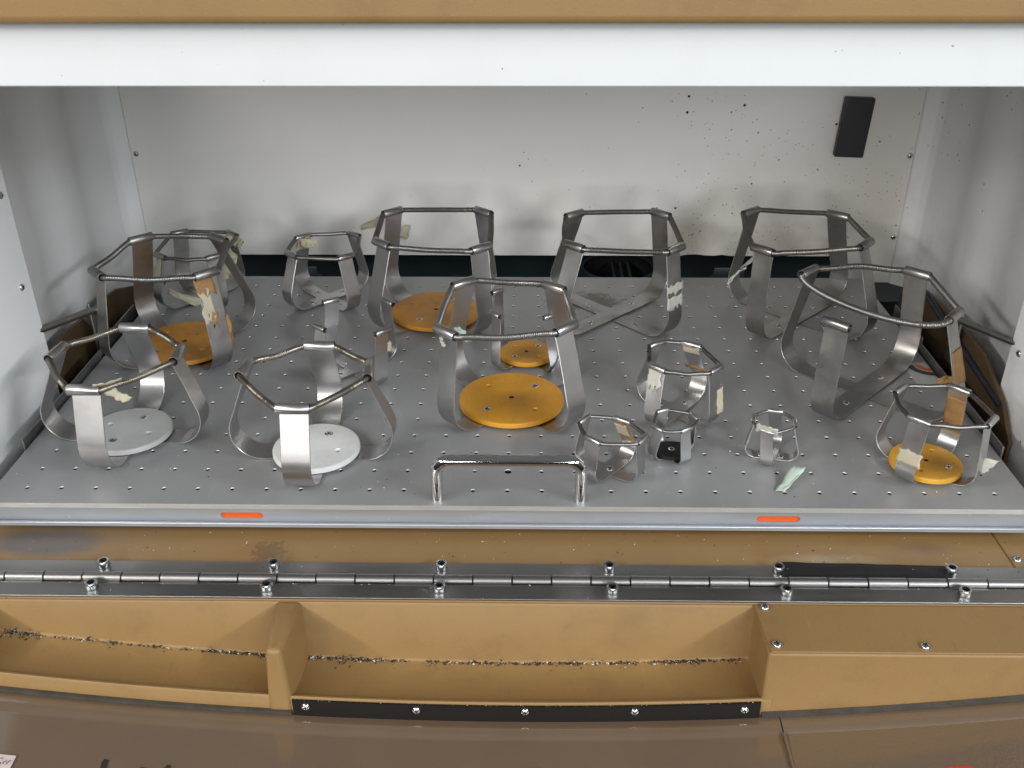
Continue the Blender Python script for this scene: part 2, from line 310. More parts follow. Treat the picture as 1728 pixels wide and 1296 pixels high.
M['rail_dark'] = mat('blued_rail_steel', (0.05, 0.055, 0.07), 0.40, metal=0.6, var=0.3, var_scale=30)
M['plate_dark'] = mat('bracket_steel', (0.10, 0.12, 0.125), 0.45, metal=0.6)
CH = [mat('crumb_dark', (0.035, 0.028, 0.022), 0.8), mat('crumb_brown', (0.20, 0.12, 0.05), 0.8), mat('crumb_pale', (0.62, 0.58, 0.50), 0.7), mat('crumb_clear', (0.55, 0.56, 0.56), 0.15, spec=0.8)]

# ------------------------------------------------------------------ small shared meshes
def frame_of(n):
    n = Vector(n).normalized(); h = Vector((1, 0, 0)) if abs(n.x) < .8 else Vector((0, 1, 0))
    u = n.cross(h).normalized(); return u, n.cross(u), n
def pan_screw(parent, loc, nrm, r, name='screw', turn=0.4):
    mb = MB(); mb.lathe([(r, 0), (r, r*.28), (r*.9, r*.5), (r*.6, r*.68), (r*.52, r*.70)], 14, (0, 0, 0), (0, 0, 1))
    mb.lathe([(r*.52, r*.70), (r*.25, r*.72), (0.0001, r*.73)], 14, (0, 0, 0), (0, 0, 1), cap1=True)
    mb.cur = 1
    for k in (0, 1):
        a = turn+k*PI/2; ca, sa = math.cos(a), math.sin(a); l, w = r*.56, r*.13; z = r*(.745+.01*k)
        mb.quad(*[(ca*x-sa*y, sa*x+ca*y, z) for x, y in ((-l, -w), (l, -w), (l, w), (-l, w))])
    o = mb.build(name, [M['screw'], M['dark']], parent, smooth=50)
    u, w, n = frame_of(nrm); o.matrix_local = Matrix(((u.x, w.x, n.x, loc[0]), (u.y, w.y, n.y, loc[1]), (u.z, w.z, n.z, loc[2]), (0, 0, 0, 1)))
    return o
def flat_screw(parent, loc, r, name='screw'):
    mb = MB(); mb.lathe([(r, -.0004), (r, .0002), (r*.8, .0005), (r*.5, .0005)], 14); mb.lathe([(r*.5, .0005), (r*.42, -.0002), (.00005, -.0004)], 6, cap1=True)
    mb.cur = 1; mb.quad(*[(x, y, .00056) for x, y in ((-r*.5, -r*.12), (r*.5, -r*.12), (r*.5, r*.12), (-r*.5, r*.12))]); mb.quad(*[(x, y, .00060) for x, y in ((-r*.12, -r*.5), (r*.12, -r*.5), (r*.12, r*.5), (-r*.12, r*.5))])
    o = mb.build(name, [M['screw'], M['dark']], parent, smooth=40); o.location = loc; return o
def socket_screw(parent, loc, r, h, name='socket_screw'):
    mb = MB(); mb.lathe([(r*.96, 0), (r, h*.1), (r, h*.86), (r*.9, h), (r*.62, h)], 20)
    mb.cur = 1; mb.lathe([(r*.62, h), (r*.60, h*.35), (.0001, h*.34)], 6, cap1=True)
    o = mb.build(name, [M['screw'], M['dark']], parent, smooth=40); o.location = loc; return o

# ================================================================== SETTING: the chamber
WY = 0.540
wall = MB()
bot = []
n = 90
for i in range(n+1):
    x = -0.4865+(0.9865)*i/n; z = -0.003
    if 0.21 < x < 0.35: z += 0.0045*max(0, noise.noise(Vector((x*70, 1.3, 0))))
    bot.append((x, z))
outer = bot+[(0.500, 0.36), (-0.4865, 0.36)]
HO = [(0.2099, .2018, .0022), (0.2094, .1827, .0022), (0.1803, .0614, .0017), (0.2044, .0615, .0019), (0.3924, .1686, .0020), (0.4325, .1686, .0019), (0.2781, .1913, .0022), (0.2630, .1830, .0014), (0.0054, .1165, .0016), (0.0105, .1330, .0010), (0.19, .196, .0011), (0.155, .188, .0012)]
flat_plate(wall, outer, [circ(x, z, r*.78, 10) for x, z, r in HO], lambda u, v, d: (u, WY-.001+d, v), 0.0015)
w = wall.build('chamber_wall_back', M['wall']); tag(w, kind='structure')
for x, z in ((-0.4758, .1307), (0.489, .130), (0.4882, .024)): pan_screw(w, (x, WY-.001, z), (0, -1, 0), .0036, turn=random.random())
mb = MB(); mb.box(-0.62, 0.62, WY+.0015, WY+.004, 0.0, 0.38); o = mb.build('chamber_backing_sheet', M['dark']); tag(o, kind='structure')
for nm, x0, x1 in (('left', -.52, -.375), ('right', .425, .53)):
    mb = MB(); mb.box(x0, x1, WY+.0002, WY+.0012, -.062 if nm == 'left' else -.050, .002); o = mb.build('chamber_lower_panel_'+nm, M['wall'], bevel=.0003); tag(o, kind='structure')

def side_wall(sgn, plan, name):
    mb = MB(); z0, z1 = -0.075, 0.38
    p = [(x, y) for x, y in plan]
    q = [(x+sgn*.012, y) for x, y in plan]
    ring = p+list(reversed(q))
    # soft vertical folds: round every inner corner a little
    mb.rings([[(x, y, z0) for x, y in ring], [(x, y, z1) for x, y in ring]], True)
    o = mb.build(name, M['side'], smooth=30, bevel=.006); tag(o, kind='structure'); return o
side_wall(-1, [(-.480, .170), (-.4930, .285), (-.4990, .297), (-.5035, .345), (-.4985, .362), (-.5010, .42), (-.5070, .435), (-.5060, .485), (-.4990, .522), (-.478, .5409)], 'chamber_wall_left')
side_wall(1, [(.488, .145), (.5040, .275), (.5100, .288), (.5145, .335), (.5095, .353), (.5120, .415), (.5180, .43), (.5170, .485), (.5110, .522), (.490, .5409)], 'chamber_wall_right')
# front jambs: flat white panels that frame the opening
for sgn, x, y1, nm in ((-1, -.458, .193, 'opening_jamb_left'), (1, .470, .165, 'opening_jamb_right')):
    mb = MB(); x0, x1 = sorted((x, x+sgn*.025)); mb.box(x0, x1, -.06, y1, -.075, .385)
    j = mb.build(nm, M['side'], bevel=.0015); tag(j, kind='structure')
    for yy, zz in (((.182, .193), (.177, .106)) if sgn < 0 else ((.150, .150), (.150, .055))):
        pan_screw(j, (x, yy-.004, zz), (-sgn, 0, 0), .0034, turn=random.random())
mb = MB(); mb.box(-.62, .62, .022, .56, .372, .384); o = mb.build('chamber_ceiling', M['side']); tag(o, kind='structure')
mb = MB(); mb.rings([[(x, .000, .3253), (x, .000, .44), (x, .021, .44), (x, .021, .3253)] for x in (-.62, .62)], True, True, True)
o = mb.build('opening_header', M['header'], bevel=.0012); tag(o, kind='structure')
mb = MB(); mb.rings([[(x, -.0012, .3690), (x, -.0125, .3668), (x, -.0150, .3700), (x, -.0160, .42), (x, -.0160, .60), (x, -.0012, .60)] for x in (-.62, .62)], True, True, True)
o = mb.build('cabinet_front_above_opening', M['tan'], bevel=.002); tag(o, kind='structure')

# well behind the tray: dark duct floor with the round fan inlet
mb = MB(); flat_plate(mb, [(-.56, .47), (.56, .47), (.56, .70), (-.56, .70)], [circ(.1405, .590, .0475, 40)], lambda u, v, d: (u, v, -.040-d), .004)
duct = mb.build('duct_floor', M['teal']); tag(duct, kind='structure')
mb = MB(); mb.box(-.56, .56, .690, .70, -.10, .05); mb.box(-.56, .56, .455, .470, -.10, -.03); o = mb.build('duct_wall', M['teal']); tag(o, kind='structure')
fan = empty('fan_inlet', (.1405, .590, -.075)); tag(fan, 'dark round fan inlet sunk in the duct behind the tray', 'fan')
mb = MB(); mb.lathe([(.0470, .034), (.0470, -.005), (.0455, -.005), (.0455, .034)], 40); mb.build('inlet_ring', M['dark'], fan, smooth=40)
mb = MB(); mb.lathe([(.0478, .0352), (.0478, .0368), (.0500, .0372), (.0512, .0352)], 48); mb.build('rim', M['plate_dark'], fan, smooth=40)
mb = MB(); mb.lathe([(.0001, .004), (.014, .003), (.015, -.004)], 24, cap0=True); mb.build('hub', M['black'], fan, smooth=40)
for k in range(7):
    mb = MB(); a = 2*PI*k/7; ca, sa = math.cos(a), math.sin(a); ps = []
    for r, hh, wd in ((.013, .002, .006), (.028, .003, .010), (.044, .004, .013)):
        ps.append([(ca*r-sa*wd, sa*r+ca*wd, hh), (ca*r+sa*wd, sa*r-ca*wd, -hh)])
    mb.rings([[p[0], p[1], (p[1][0], p[1][1], p[1][2]-.001), (p[0][0], p[0][1], p[0][2]-.001)] for p in ps], True, True, True); mb.build('blade', M['black'], fan, smooth=30)
for k, dx in enumerate((-.008, .003, .014)):
    mb = MB(); mb.box(dx, dx+.0028, -.030, .030, .026, .031); mb.build('guard_bar', M['plate_dark'], fan)
for nm, x0, x1 in (('a', -.294, -.255), ('b', .254, .293)):
    mb = MB(); mb.box(x0, x1, .500, .502, -.028, -.0045); mb.box(x0, x1, .502, .530, -.028, -.026)
    o = mb.build('duct_bracket', M['plate_dark'], bevel=.0006)
    tag(o, 'small dark steel bracket behind the tray, under the '+('left mid-size clamp' if nm == 'a' else 'gap left of the back right clamp'), 'bracket')

# chassis plates beside the tray
def chassis(name, sgn, x, prof, zb=-.10):
    mb = MB(); t = .004*sgn
    a = [(x, y, z) for y, z in prof]+[(x, prof[-1][0], zb), (x, prof[0][0], zb)]; b = [(x+t, p[1], p[2]) for p in a]
    mb.rings([a, b], True, True, True); o = mb.build(name, M['tan_shaded'], bevel=.0008); tag(o, kind='structure')
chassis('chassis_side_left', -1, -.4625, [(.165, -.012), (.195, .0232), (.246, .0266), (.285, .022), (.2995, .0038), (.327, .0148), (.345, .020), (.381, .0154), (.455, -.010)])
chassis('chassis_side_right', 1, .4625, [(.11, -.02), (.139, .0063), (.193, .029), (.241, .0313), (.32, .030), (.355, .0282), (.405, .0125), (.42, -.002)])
mb = MB(); mb.box(-.62, .62, .10, .470, -.13, -.10); o = mb.build('chassis_floor', M['tan_shaded']); tag(o, kind='structure')

# ledge in front of the tray
LZ = -.030
mb = MB(); mb.box(-.62, .3980, -.1003, .004, LZ-.02, LZ); o = mb.build('cabinet_ledge', M['ledge'], bevel=.0008); tag(o, kind='structure')
mb = MB(); mb.box(.3986, .62, -.1003, .004, LZ-.02, LZ+.0004); o2 = mb.build('cabinet_ledge_end', M['ledge'], bevel=.0008); tag(o2, kind='structure')
pan_screw(o2, (.4036, -.048, LZ+.0004), (0, 0, 1), .0034)

# ================================================================== TRAY
S = .0285
TX, TY0, TY1 = .4265, -.0215, .4575
tray = empty('shaker_tray', (0, 0, 0)); tag(tray, 'grey perforated aluminium shaker tray with a chrome handle, carrying all the clamps', 'tray')
mb = MB(); TH = .0046
xs = [c*S for c in range(-14, 15)]; ys = [r*S for r in range(16)]
A12 = [math.radians(15+30*k) for k in range(12)]
for ci, x in enumerate(xs):
    for ri, y in enumerate(ys):
        r = .0018
        if ci == 14 and ri == 1: r = .0031
        sq = []
        for a in A12:
            ca, sa = math.cos(a), math.sin(a); k = (S/2)/max(abs(ca), abs(sa)); sq.append((x+ca*k, y+sa*k, 0))
        hc = [(x+math.cos(a)*(r+.0004), y+math.sin(a)*(r+.0004), 0) for a in A12]
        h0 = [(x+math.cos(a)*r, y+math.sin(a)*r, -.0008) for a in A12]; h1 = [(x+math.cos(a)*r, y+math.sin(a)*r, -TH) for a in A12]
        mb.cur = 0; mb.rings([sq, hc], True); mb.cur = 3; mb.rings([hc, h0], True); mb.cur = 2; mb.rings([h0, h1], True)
mb.cur = 0
gx0, gx1, gy0, gy1 = -14.5*S, 14.5*S, -.5*S, 15.5*S
mb.quad((-TX, gy0, 0), (gx0, gy0, 0), (gx0, gy1, 0), (-TX, gy1, 0)); mb.quad((gx1, gy0, 0), (TX, gy0, 0), (TX, gy1, 0), (gx1, gy1, 0))
mb.quad((-TX, TY0, 0), (TX, TY0, 0), (TX, gy0, 0), (-TX, gy0, 0)); mb.quad((-TX, gy1, 0), (TX, gy1, 0), (TX, TY1, 0), (-TX, TY1, 0))
mb.cur = 1
mb.quad((-TX, TY0, -TH), (TX, TY0, -TH), (TX, TY0, 0), (-TX, TY0, 0))
mb.cur = 0
mb.quad((-TX, TY1, -TH), (TX, TY1, -TH), (TX, TY1, 0), (-TX, TY1, 0))
for s in (-1, 1): mb.quad((s*TX, TY0, -TH), (s*TX, TY1, -TH), (s*TX, TY1, 0), (s*TX, TY0, 0))
plate = mb.build('perforated_plate', [M['tray'], M['tray_edge'], M['dark'], M['tray_rim']], tray)
bm = bmesh.new(); bm.from_mesh(plate.data); bmesh.ops.remove_doubles(bm, verts=bm.verts, dist=1e-6); bmesh.ops.recalc_face_normals(bm, faces=bm.faces); bm.to_mesh(plate.data); bm.free()
mb = MB(); mb.box(-TX+.004, TX-.004, TY0+.010, TY1-.004, -.0215, -TH-.0006); mb.build('under_frame', M['tray'], tray)
# recessed front face with two slots
mb = MB(); FY = TY0+.004
def stad(x0, x1, z0, z1, n=8):
    r = (z1-z0)/2; zc = (z0+z1)/2
    return [(x1-r+r*math.cos(a), zc+r*math.sin(a)) for a in [-PI/2+PI*k/n for k in range(n+1)]]+[(x0+r+r*math.cos(a), zc+r*math.sin(a)) for a in [PI/2+PI*k/n for k in range(n+1)]]
SL = [(-.2348, -.2000, -.0170, -.0110), (.2030, .2382, -.0170, -.0110)]
flat_plate(mb, [(-TX, -.0205), (TX, -.0205), (TX, -TH-.0002), (-TX, -TH-.0002)], [stad(*s) for s in SL], lambda u, v, d: (u, FY+d, v), .0015)
mb.build('front_rail', M['tray_face'], tray)
for s in SL:
    mb = MB(); mb.box(s[0]-.002, s[1]+.002, FY+.0016, FY+.004, s[2]-.001, s[3]+.001); mb.build('orange_slot_mark', M['slot'], tray, label='bright orange slot in the tray front edge')
mb = MB(); TL = -.0185
mb.rings([[(x, FY, TL-.002), (x, TY0+.001, TL), (x, TY0-.0005, TL-.0008), (x, TY0-.0005, TL-.0042), (x, TY0+.0015, TL-.0052), (x, FY+.006, TL-.0052)] for x in (-TX+.001, TX-.001)], True, True, True)
mb.build('front_lip', M['tray_face'], tray, bevel=.0005)
# handle
hp = []; R0 = .0115; xl, xr, hz = -.0565, .0595, .0385
hp += [(xl, 0, -.001), (xl, 0, .006), (xl, 0, hz-R0)]
hp += [(xl+R0-R0*math.cos(a), 0, hz-R0+R0*math.sin(a)) for a in [PI/2*k/10 for k in range(1, 10)]]
hp += [(xl+R0, 0, hz), (0, 0, hz), (xr-R0, 0, hz)]
hp += [(xr-R0+R0*math.sin(a), 0, hz-R0+R0*math.cos(a)) for a in [PI/2*k/10 for k in range(1, 10)]]
hp += [(xr, 0, hz-R0), (xr, 0, .006), (xr, 0, -.001)]
hp = [(x, -.0135-z*.0, z) for x, y, z in hp]
mb = MB(); mb.tube(hp, .0049, 20); mb.build('handle', M['chrome'], tray, smooth=60, label='polished chrome bow handle')
# side rails
def rail(x, y0, y1, h, s):
    mb = MB(); mb.rings([[(x, y, -.018), (x, y, h), (x+s*.0016, y, h), (x+s*.0016, y, -.018)] for y in (y0, y1)], True, True, True); return mb.build('side_rail', M['rail'], tray, bevel=.0004)
rail(-.4285, .060, .238, .0085, -1); rail(-.4345, .252, .352, .0085, -1); rail(.4285, .058, .262, .0085, 1); rail(.4345, .272, .36, .0085, 1)
# printed sticker at the right edge of the tray
mb = MB(); mb.box(.4005, .4245, .183, .232, .0002, .0006); st = mb.build('sticker', M['sticker_ground'], tray, label='silver sticker printed with dark and red quarter arcs')
def arc(cx, cy, r0, r1, a0, a1, z, n=14):
    mb = MB(); mb.rings([[(cx+r*math.cos(a), cy+r*math.sin(a), z) for r in (r0, r1)] for a in [a0+(a1-a0)*k/n for k in range(n+1)]], False); return mb
arc(.4255, .2255, .0155, .0225, PI, 1.5*PI, .0009).build('print_dark_arc', M['sticker_black'], st)
arc(.4255, .2255, .0070, .0135, PI, 1.5*PI, .0009).build('print_red_arc', M['sticker_red'], st)
# a long scratch line on the plate by the big front right clamp
mb = MB(); sp = [(.300, .196), (.318, .178), (.334, .165), (.352, .150), (.3665, .138)]
mb.rings([[(x-.0007, y-.0007, .0003), (x, y, .0007), (x+.0007, y+.0007, .0003)] for x, y in sp], False); mb.build('film_edge', M['rail'], tray)

# ================================================================== FLASK CLAMPS
CL = {
'A': ((-0.3476,0.2598), 0.1045, [(-0.0452,0.0470), (0.0371,0.0477), (0.0522,-0.0487), (-0.0536,-0.0496)]),
'B': ((-0.3673,0.3904), 0.0663, [(-0.0302,0.0407), (0.0339,0.0362), (0.0335,-0.0364), (-0.0281,-0.0351)]),
'C': ((-0.2185,0.3875), 0.0672, [(-0.0291,0.0291), (0.0296,0.0366), (0.0319,-0.0347), (-0.0298,-0.0298)]),
'D': ((-0.0876,0.3438), 0.1036, [(-0.0504,0.0542), (0.0531,0.0550), (0.0549,-0.0594), (-0.0487,-0.0474)]),
'E': ((-0.1584,0.2100), 0.0612, [(-0.0259,0.0349), (0.0321,0.0332), (0.0365,-0.0361), (-0.0258,-0.0275)]),
'F': ((0.0011,0.1427), 0.1017, [(-0.0465,0.0538), (0.0398,0.0450), (0.0475,-0.0447), (-0.0548,-0.0537)]),
'G': ((0.0152,0.2395), 0.0620, [(-0.0309,0.0302), (0.0258,0.0298), (0.0222,-0.0315), (-0.0311,-0.0279)]),
'H': ((0.1112,0.3456), 0.1016, [(-0.0429,0.0504), (0.0552,0.0540), (0.0570,-0.0566), (-0.0469,-0.0494)]),
'I': ((0.3184,0.3393), 0.1042, [(-0.0507,0.0605), (0.0441,0.0488), (0.0475,-0.0422), (-0.0623,-0.0587)]),
'J': ((0.3430,0.1696), 0.1021, [(-0.0529,0.0580), (0.0512,0.0544), (0.0496,-0.0436), (-0.0594,-0.0617)]),
'K': ((0.1553,0.1295), 0.0589, [(-0.0188,0.0252), (0.0134,0.0240), (0.0276,-0.0254), (-0.0236,-0.0229)]),
'L': ((0.0859,0.0299), 0.0413, [(-0.0217,0.0163), (0.0101,0.0154), (0.0242,-0.0154), (-0.0159,-0.0166)]),
'M': ((0.1418,0.0563), 0.0341, [(-0.0077,0.0176), (0.0187,0.0078), (0.0085,-0.0139), (-0.0152,-0.0122)]),
'N': ((0.2276,0.0538), 0.0359, [(-0.0175,0.0043), (0.0038,0.0173), (0.0163,-0.0027), (-0.0108,-0.0165)]),
'O': ((0.3552,0.0382), 0.0626, [(-0.0237,0.0248), (0.0261,0.0253), (0.0309,-0.0280), (-0.0254,-0.0264)]),
'P': ((-0.3424,0.0817), 0.0815, [(-0.0512,0.0059), (-0.0006,0.0561), (0.0557,0.0024), (0.0000,-0.0606)]),
'Q': ((-0.1679,0.0554), 0.0800, [(-0.0546,0.0060), (0.0004,0.0501), (0.0502,0.0037), (0.0001,-0.0598)]),
}
#      R1     rb    width  tube_r spring_r  steel   spring       disc (radius, material, kind)
SP = {
'A': (.0830, .0290, .0225, .0046, .0031, 'steel_dull', 'spring', (.050, 'orange_dirty')),
'B': (.0550, .0190, .0180, .0034, .0023, 'steel_dull', 'spring', None),
'C': (.0550, .0190, .0180, .0034, .0024, 'steel', 'spring', None),
'D': (.0850, .0290, .0225, .0046, .0031, 'steel', 'spring', (.050, 'orange_dirty')),
'E': (.0480, .012, .0160, .0031, 0, 'steel', None, None),
'F': (.0830, .0275, .0225, .0046, .0032, 'steel', 'spring', (.0497, 'orange')),
'G': (.0440, .010, .0130, .0030, 0, 'steel', None, (.0272, 'orange')),
'H': (.0880, .026, .0225, .0046, .0031, 'steel_dull', 'spring', None),
'I': (.0890, .026, .0225, .0046, .0031, 'steel_dull', 'spring', None),
'J': (.0880, .026, .0225, .0046, .0032, 'steel_dull', 'spring', None),
'K': (.0430, .0170, .0165, .0031, .0021, 'steel', 'spring', None),
'L': (.0300, .0115, .0140, .0026, .0018, 'steel', 'spring', None),
'M': (.0208, .0075, .0105, .0021, .0014, 'steel', 'spring', (.0134, 'black')),
'N': (.0218, .0085, .0110, .0021, .0014, 'steel', 'spring', None),
'O': (.0430, .0165, .0165, .0030, .0020, 'steel', 'spring', (.0296, 'yellow')),
'P': (.0710, .026, .0235, .0046, .0029, 'steel', 'spring_warm', (.0378, 'grey_disc')),
'Q': (.0700, .026, .0235, .0046, .0029, 'steel', 'spring_warm', (.0378, 'white_disc')),
}
LAB = {
'A': 'large clamp with a grimy orange disc, back left, brown tape peeling from one leg',
'B': 'clamp in the back left corner, behind the large orange-disc one, trailing crumpled cream tape',
'C': 'mid-size steel clamp with crossed base straps and no disc, second from back left corner',
'D': 'large clamp at the back with a grimy orange disc, in front of the dark gap',
'E': 'open clamp with four bare curled leg tops, no spring and no disc, left of centre',
'F': 'large clamp at the centre standing over a clean bright orange disc with four holes',
'G': 'springless open clamp with a small orange disc, behind the central large clamp',
'H': 'large clamp at back centre-right, bare crossed base, torn white tape on one leg',
'I': 'large clamp at the back right below the black pad, rusty crossed base',
'J': 'large clamp at the right edge with one leg hanging free of its sagging spring',
'K': 'mid-size clamp right of centre with pale tape flags on two legs and crossed base',
'L': 'small clamp beside the chrome handle, tan tape on a rear leg, one base screw',
'M': 'tiny clamp holding a black rubber disc with one central screw',
'N': 'tiny clamp near the loose tape scrap, white tape over its front leg',
'O': 'clamp at the front right corner over a small yellow-orange disc',
'P': 'clamp at the front left with a greyish disc and tape on its front spring',
'Q': 'clamp with a clean white disc, front left of the chrome handle',
}
def leg_path(R1, rb, T, d0, H, rt_, zbase):
    """strip centre line of one leg: flat on the tray, round bend, lean in to the sleeve"""
    T = Vector((T[0], T[1])); R2 = T.length; dT = T/R2
    R2t = R2-rt_*.75
    cx, cz = R1-rb, rb
    dx, dz = R2t-cx, (H-zbase)-cz; Ld = math.hypot(dx, dz); a = math.atan2(dz, dx); b = math.acos(min(1, rb/Ld)); th = a-b
    pr = [(0.0, 0.0), (cx*.5, 0.0), (cx*.9, 0)]+[(cx+rb*math.cos(t), cz+rb*math.sin(t)) for t in [-PI/2+(th+PI/2)*k/14 for k in range(15)]]
    e = pr[-1]; pr += [(e[0]+(R2t-e[0])*k/6, e[1]+(H-zbase-e[1])*k/6) for k in range(1, 7)]
    out = []
    for r, z in pr:
        s = max(0.0, min(1.0, (z-rb*.4)/(H-rb*.4))); s = s*s*(3-2*s)
        d = (d0*(1-s)+dT*s).normalized()
        out.append((Vector((d.x*r, d.y*r, z+zbase)), Vector((-d.y, d.x, 0))))
    return out
def leg_normal(path, i):
    a = path[max(0, i-1)][0]; b = path[min(len(path)-1, i+1)][0]; t = (b-a).normalized(); return t.cross(path[i][1]).normalized()   # towards outside/below
def rag_tape(path, i0, i1, u0, u1, w, mname, parent, off=.0009, seed=0, jag=.18, label=None, wrap=0.0, side=1):
    """torn tape lying on the outer face of a leg between two path stations"""
    rnd = random.Random(seed); rows = []; jag *= .62
    m = 9; nrow = max(5, int((i1-i0)*3)+2)
    for a in range(nrow):
        f = i0+(i1-i0)*a/(nrow-1); k = min(int(f), len(path)-2); q = f-k
        P = path[k][0].lerp(path[k+1][0], q); W = path[k][1].lerp(path[k+1][1], q).normalized(); Nn = leg_normal(path, k).lerp(leg_normal(path, k+1), q).normalized()*-side
        row = []
        for b in range(m):
            u = u0+(u1-u0)*b/(m-1)
            if b in (0, m-1): u += jag*.45*noise.noise(Vector((a*.33+seed*1.7, b*3.1, 0)))
            lift = off+.0004*abs(noise.noise(Vector((a*.7+seed, b*.9, seed*.3))))+(max(0, abs(u)-.5)*w*wrap)
            sl = 0
            if a in (0, nrow-1): sl = (rnd.uniform(-jag, jag)*.35+jag*noise.noise(Vector((b*.6+seed, a*2.0, 4))))*w*.7
            t = (path[k+1][0]-path[k][0]).normalized()
            row.append(P+W*(u*w)+Nn*lift+t*sl)
        rows.append(row)
    mb = MB(); mb.rings(rows, False); o = mb.build('masking_tape', M[mname], parent, smooth=40, label=label)
    s = o.modifiers.new('thick', 'SOLIDIFY'); s.thickness = .0003; s.offset = 1
    return o
def crumple(name, pts, wdir, w, mname, parent=None, amp=.002, seed=0, n=12, m=6, label=None, taper=None):
    """a crumpled strip of tape along a few points"""
    pts = [Vector(p) for p in pts]; wdir = Vector(wdir).normalized(); rnd = random.Random(seed); rows = []
    for a in range(n):
        f = a/(n-1)*(len(pts)-1); k = min(int(f), len(pts)-2); P = pts[k].lerp(pts[k+1], f-k)
        ww = w*(taper[0]+(taper[1]-taper[0])*a/(n-1) if taper else 1)*rnd.uniform(.82, 1.12); row = []
        for b in range(m):
            u = b/(m-1)-.5; nn = Vector([noise.noise(Vector((a*.55+seed*3.1, b*.6, c*7.7+seed))) for c in range(3)])
            row.append(P+wdir*(u*ww)+nn*amp*1.6+(Vector([rnd.uniform(-1, 1) for _ in range(3)])*amp*.3 if a in (0, n-1) or b in (0, m-1) else Vector()))
        rows.append(row)
    mb = MB(); mb.rings(rows, False); o = mb.build(name, M[mname], parent, smooth=25, label=label)
    s = o.modifiers.new('thick', 'SOLIDIFY'); s.thickness = .0003
    return o
PATHS = {}; ROOT = {}
def make_clamp(key):
    (bx, by), H, tubes = CL[key]; R1, rb, w, tr, sr, stl, spm, disc = SP[key]
    rnd = random.Random(ord(key)*31); root = empty('flask_clamp', (bx, by, 0)); ROOT[key] = root
    tag(root, LAB[key], 'clamp', 'flask clamps on the shaker tray')
    T = [Vector(t) for t in tubes]
    ang = [math.atan2(t.y, t.x) for t in T]
    def avg(a, b):   # direction of one strap from its two opposite legs
        v = (Vector((math.cos(a), math.sin(a)))-Vector((math.cos(b), math.sin(b)))).normalized(); return v
    d02 = avg(ang[0], ang[2]); d13 = avg(ang[1], ang[3]); dirs = [d02, d13, -d02, -d13]
    th = .0011; PATHS[key] = []
    for i in range(4):
        zb = .0008+(.0013 if i % 2 else 0)
        path = leg_path(R1*rnd.uniform(.985, 1.015), rb*rnd.uniform(.94, 1.06), T[i], dirs[i], H, tr, zb); PATHS[key].append(path)
        mb = MB(); rs = []
        for k, (P, W) in enumerate(path):
            n_ = leg_normal(path, k); hw = w/2
            # rounded edges of the cut strip
            rs.append([P+W*hw*.97+n_*th/2, P+W*hw+n_*th*.25, P+W*hw-n_*th*.25, P+W*hw*.97-n_*th/2, P-W*hw*.97-n_*th/2, P-W*hw-n_*th*.25, P-W*hw+n_*th*.25, P-W*hw*.97+n_*th/2])
        mb.rings(rs, True, True, True)
        leg = mb.build('leg', M[stl], root, smooth=35)
        # rolled sleeve on top of the leg
        dT = T[i].normalized(); tang = Vector((-dT.y, dT.x, 0)); c = Vector((T[i].x, T[i].y, H)); hl = w*.565; ri = tr-.0007
        mb = MB(); mb.lathe([(ri, -hl), (tr-.0002, -hl), (tr, -hl+.0003), (tr, hl-.0003), (tr-.0002, hl), (ri, hl), (ri, -hl)], 24, c, tang)
        mb.build('sleeve', M[stl], leg, smooth=35)
    # spring ring
    if sr:
        order = [0, 1, 2, 3] if key != 'J' else [0, 1, 2]
        poly = []      # polyline control: for each sleeve (in, out) points going clockwise
        m = len(order)
        for q in range(m):
            i = order[q]; dT = T[i].normalized(); tg = Vector((dT.y, -dT.x, 0)); c = Vector((T[i].x, T[i].y, H-.0004))
            poly.append((c-tg*(w*.575), c+tg*(w*.575), tg))
        pts = []
        for q in range(m):
            pin, pout, tg = poly[q]; nin, nout, ntg = poly[(q+1) % m]
            e0 = .0032 if w > .015 else min(.0045, w*.36)
            dirp = (pin-poly[q-1][1]).normalized(); dirn = (nin-pout).normalized()
            # the spring turns just where it leaves the loose sleeve, then runs straight to the next one
            def turn(a_, c_, b_):
                for k in range(7):
                    t = k/6; pts.append(a_*(1-t)**2+c_*(2*t*(1-t))+b_*t*t)
            if not (key == 'J' and q == 0): turn(pin-dirp*e0*1.6, pin, pin+tg*e0)
            else: pts.append(pin)
            pts.append(pin.lerp(pout, .5))
            dist = (nin-pout).length
            if key == 'J' and q == 2:
                c1 = pout+tg*dist*.36; c2 = nin-ntg*dist*.10+Vector((.010, -.010, -.012))
                for k in range(0, 30):
                    t = k/30; pts.append(pout*(1-t)**3+c1*(3*t*(1-t)**2)+c2*(3*t*t*(1-t))+nin*t**3)
                continue
            turn(pout-tg*e0, pout, pout+dirn*e0*1.6)
            zb = rnd.uniform(-.0018, .0003) if dist > .03 else 0.0; out_ = rnd.uniform(0, .0016) if dist > .03 else 0.0
            mid = Vector((dirn.y, -dirn.x, 0))*-out_+Vector((0, 0, zb))
            if key == 'J' and q == 0: mid = Vector((0, .001, .0030))
            a2 = pout+dirn*e0*1.7; b2 = nin-dirn*e0*1.7
            for k in range(1, 14):
                t = k/14; pts.append(a2.lerp(b2, t)+mid*math.sin(PI*t)**2)
        # resample evenly and rib it like a close-wound spring
        cum = [0.0]
        P2 = pts+[pts[0]]
        for k in range(len(P2)-1): cum.append(cum[-1]+(P2[k+1]-P2[k]).length)
        pitch = .0016 if sr > .0022 else .0012; nr = int(cum[-1]/pitch)*2; rs = []; j = 0; u = None; smp = []
        for k in range(nr):
            s_ = cum[-1]*k/nr
            while cum[j+1] < s_: j += 1
            smp.append(P2[j].lerp(P2[j+1], (s_-cum[j])/max(1e-9, cum[j+1]-cum[j])))
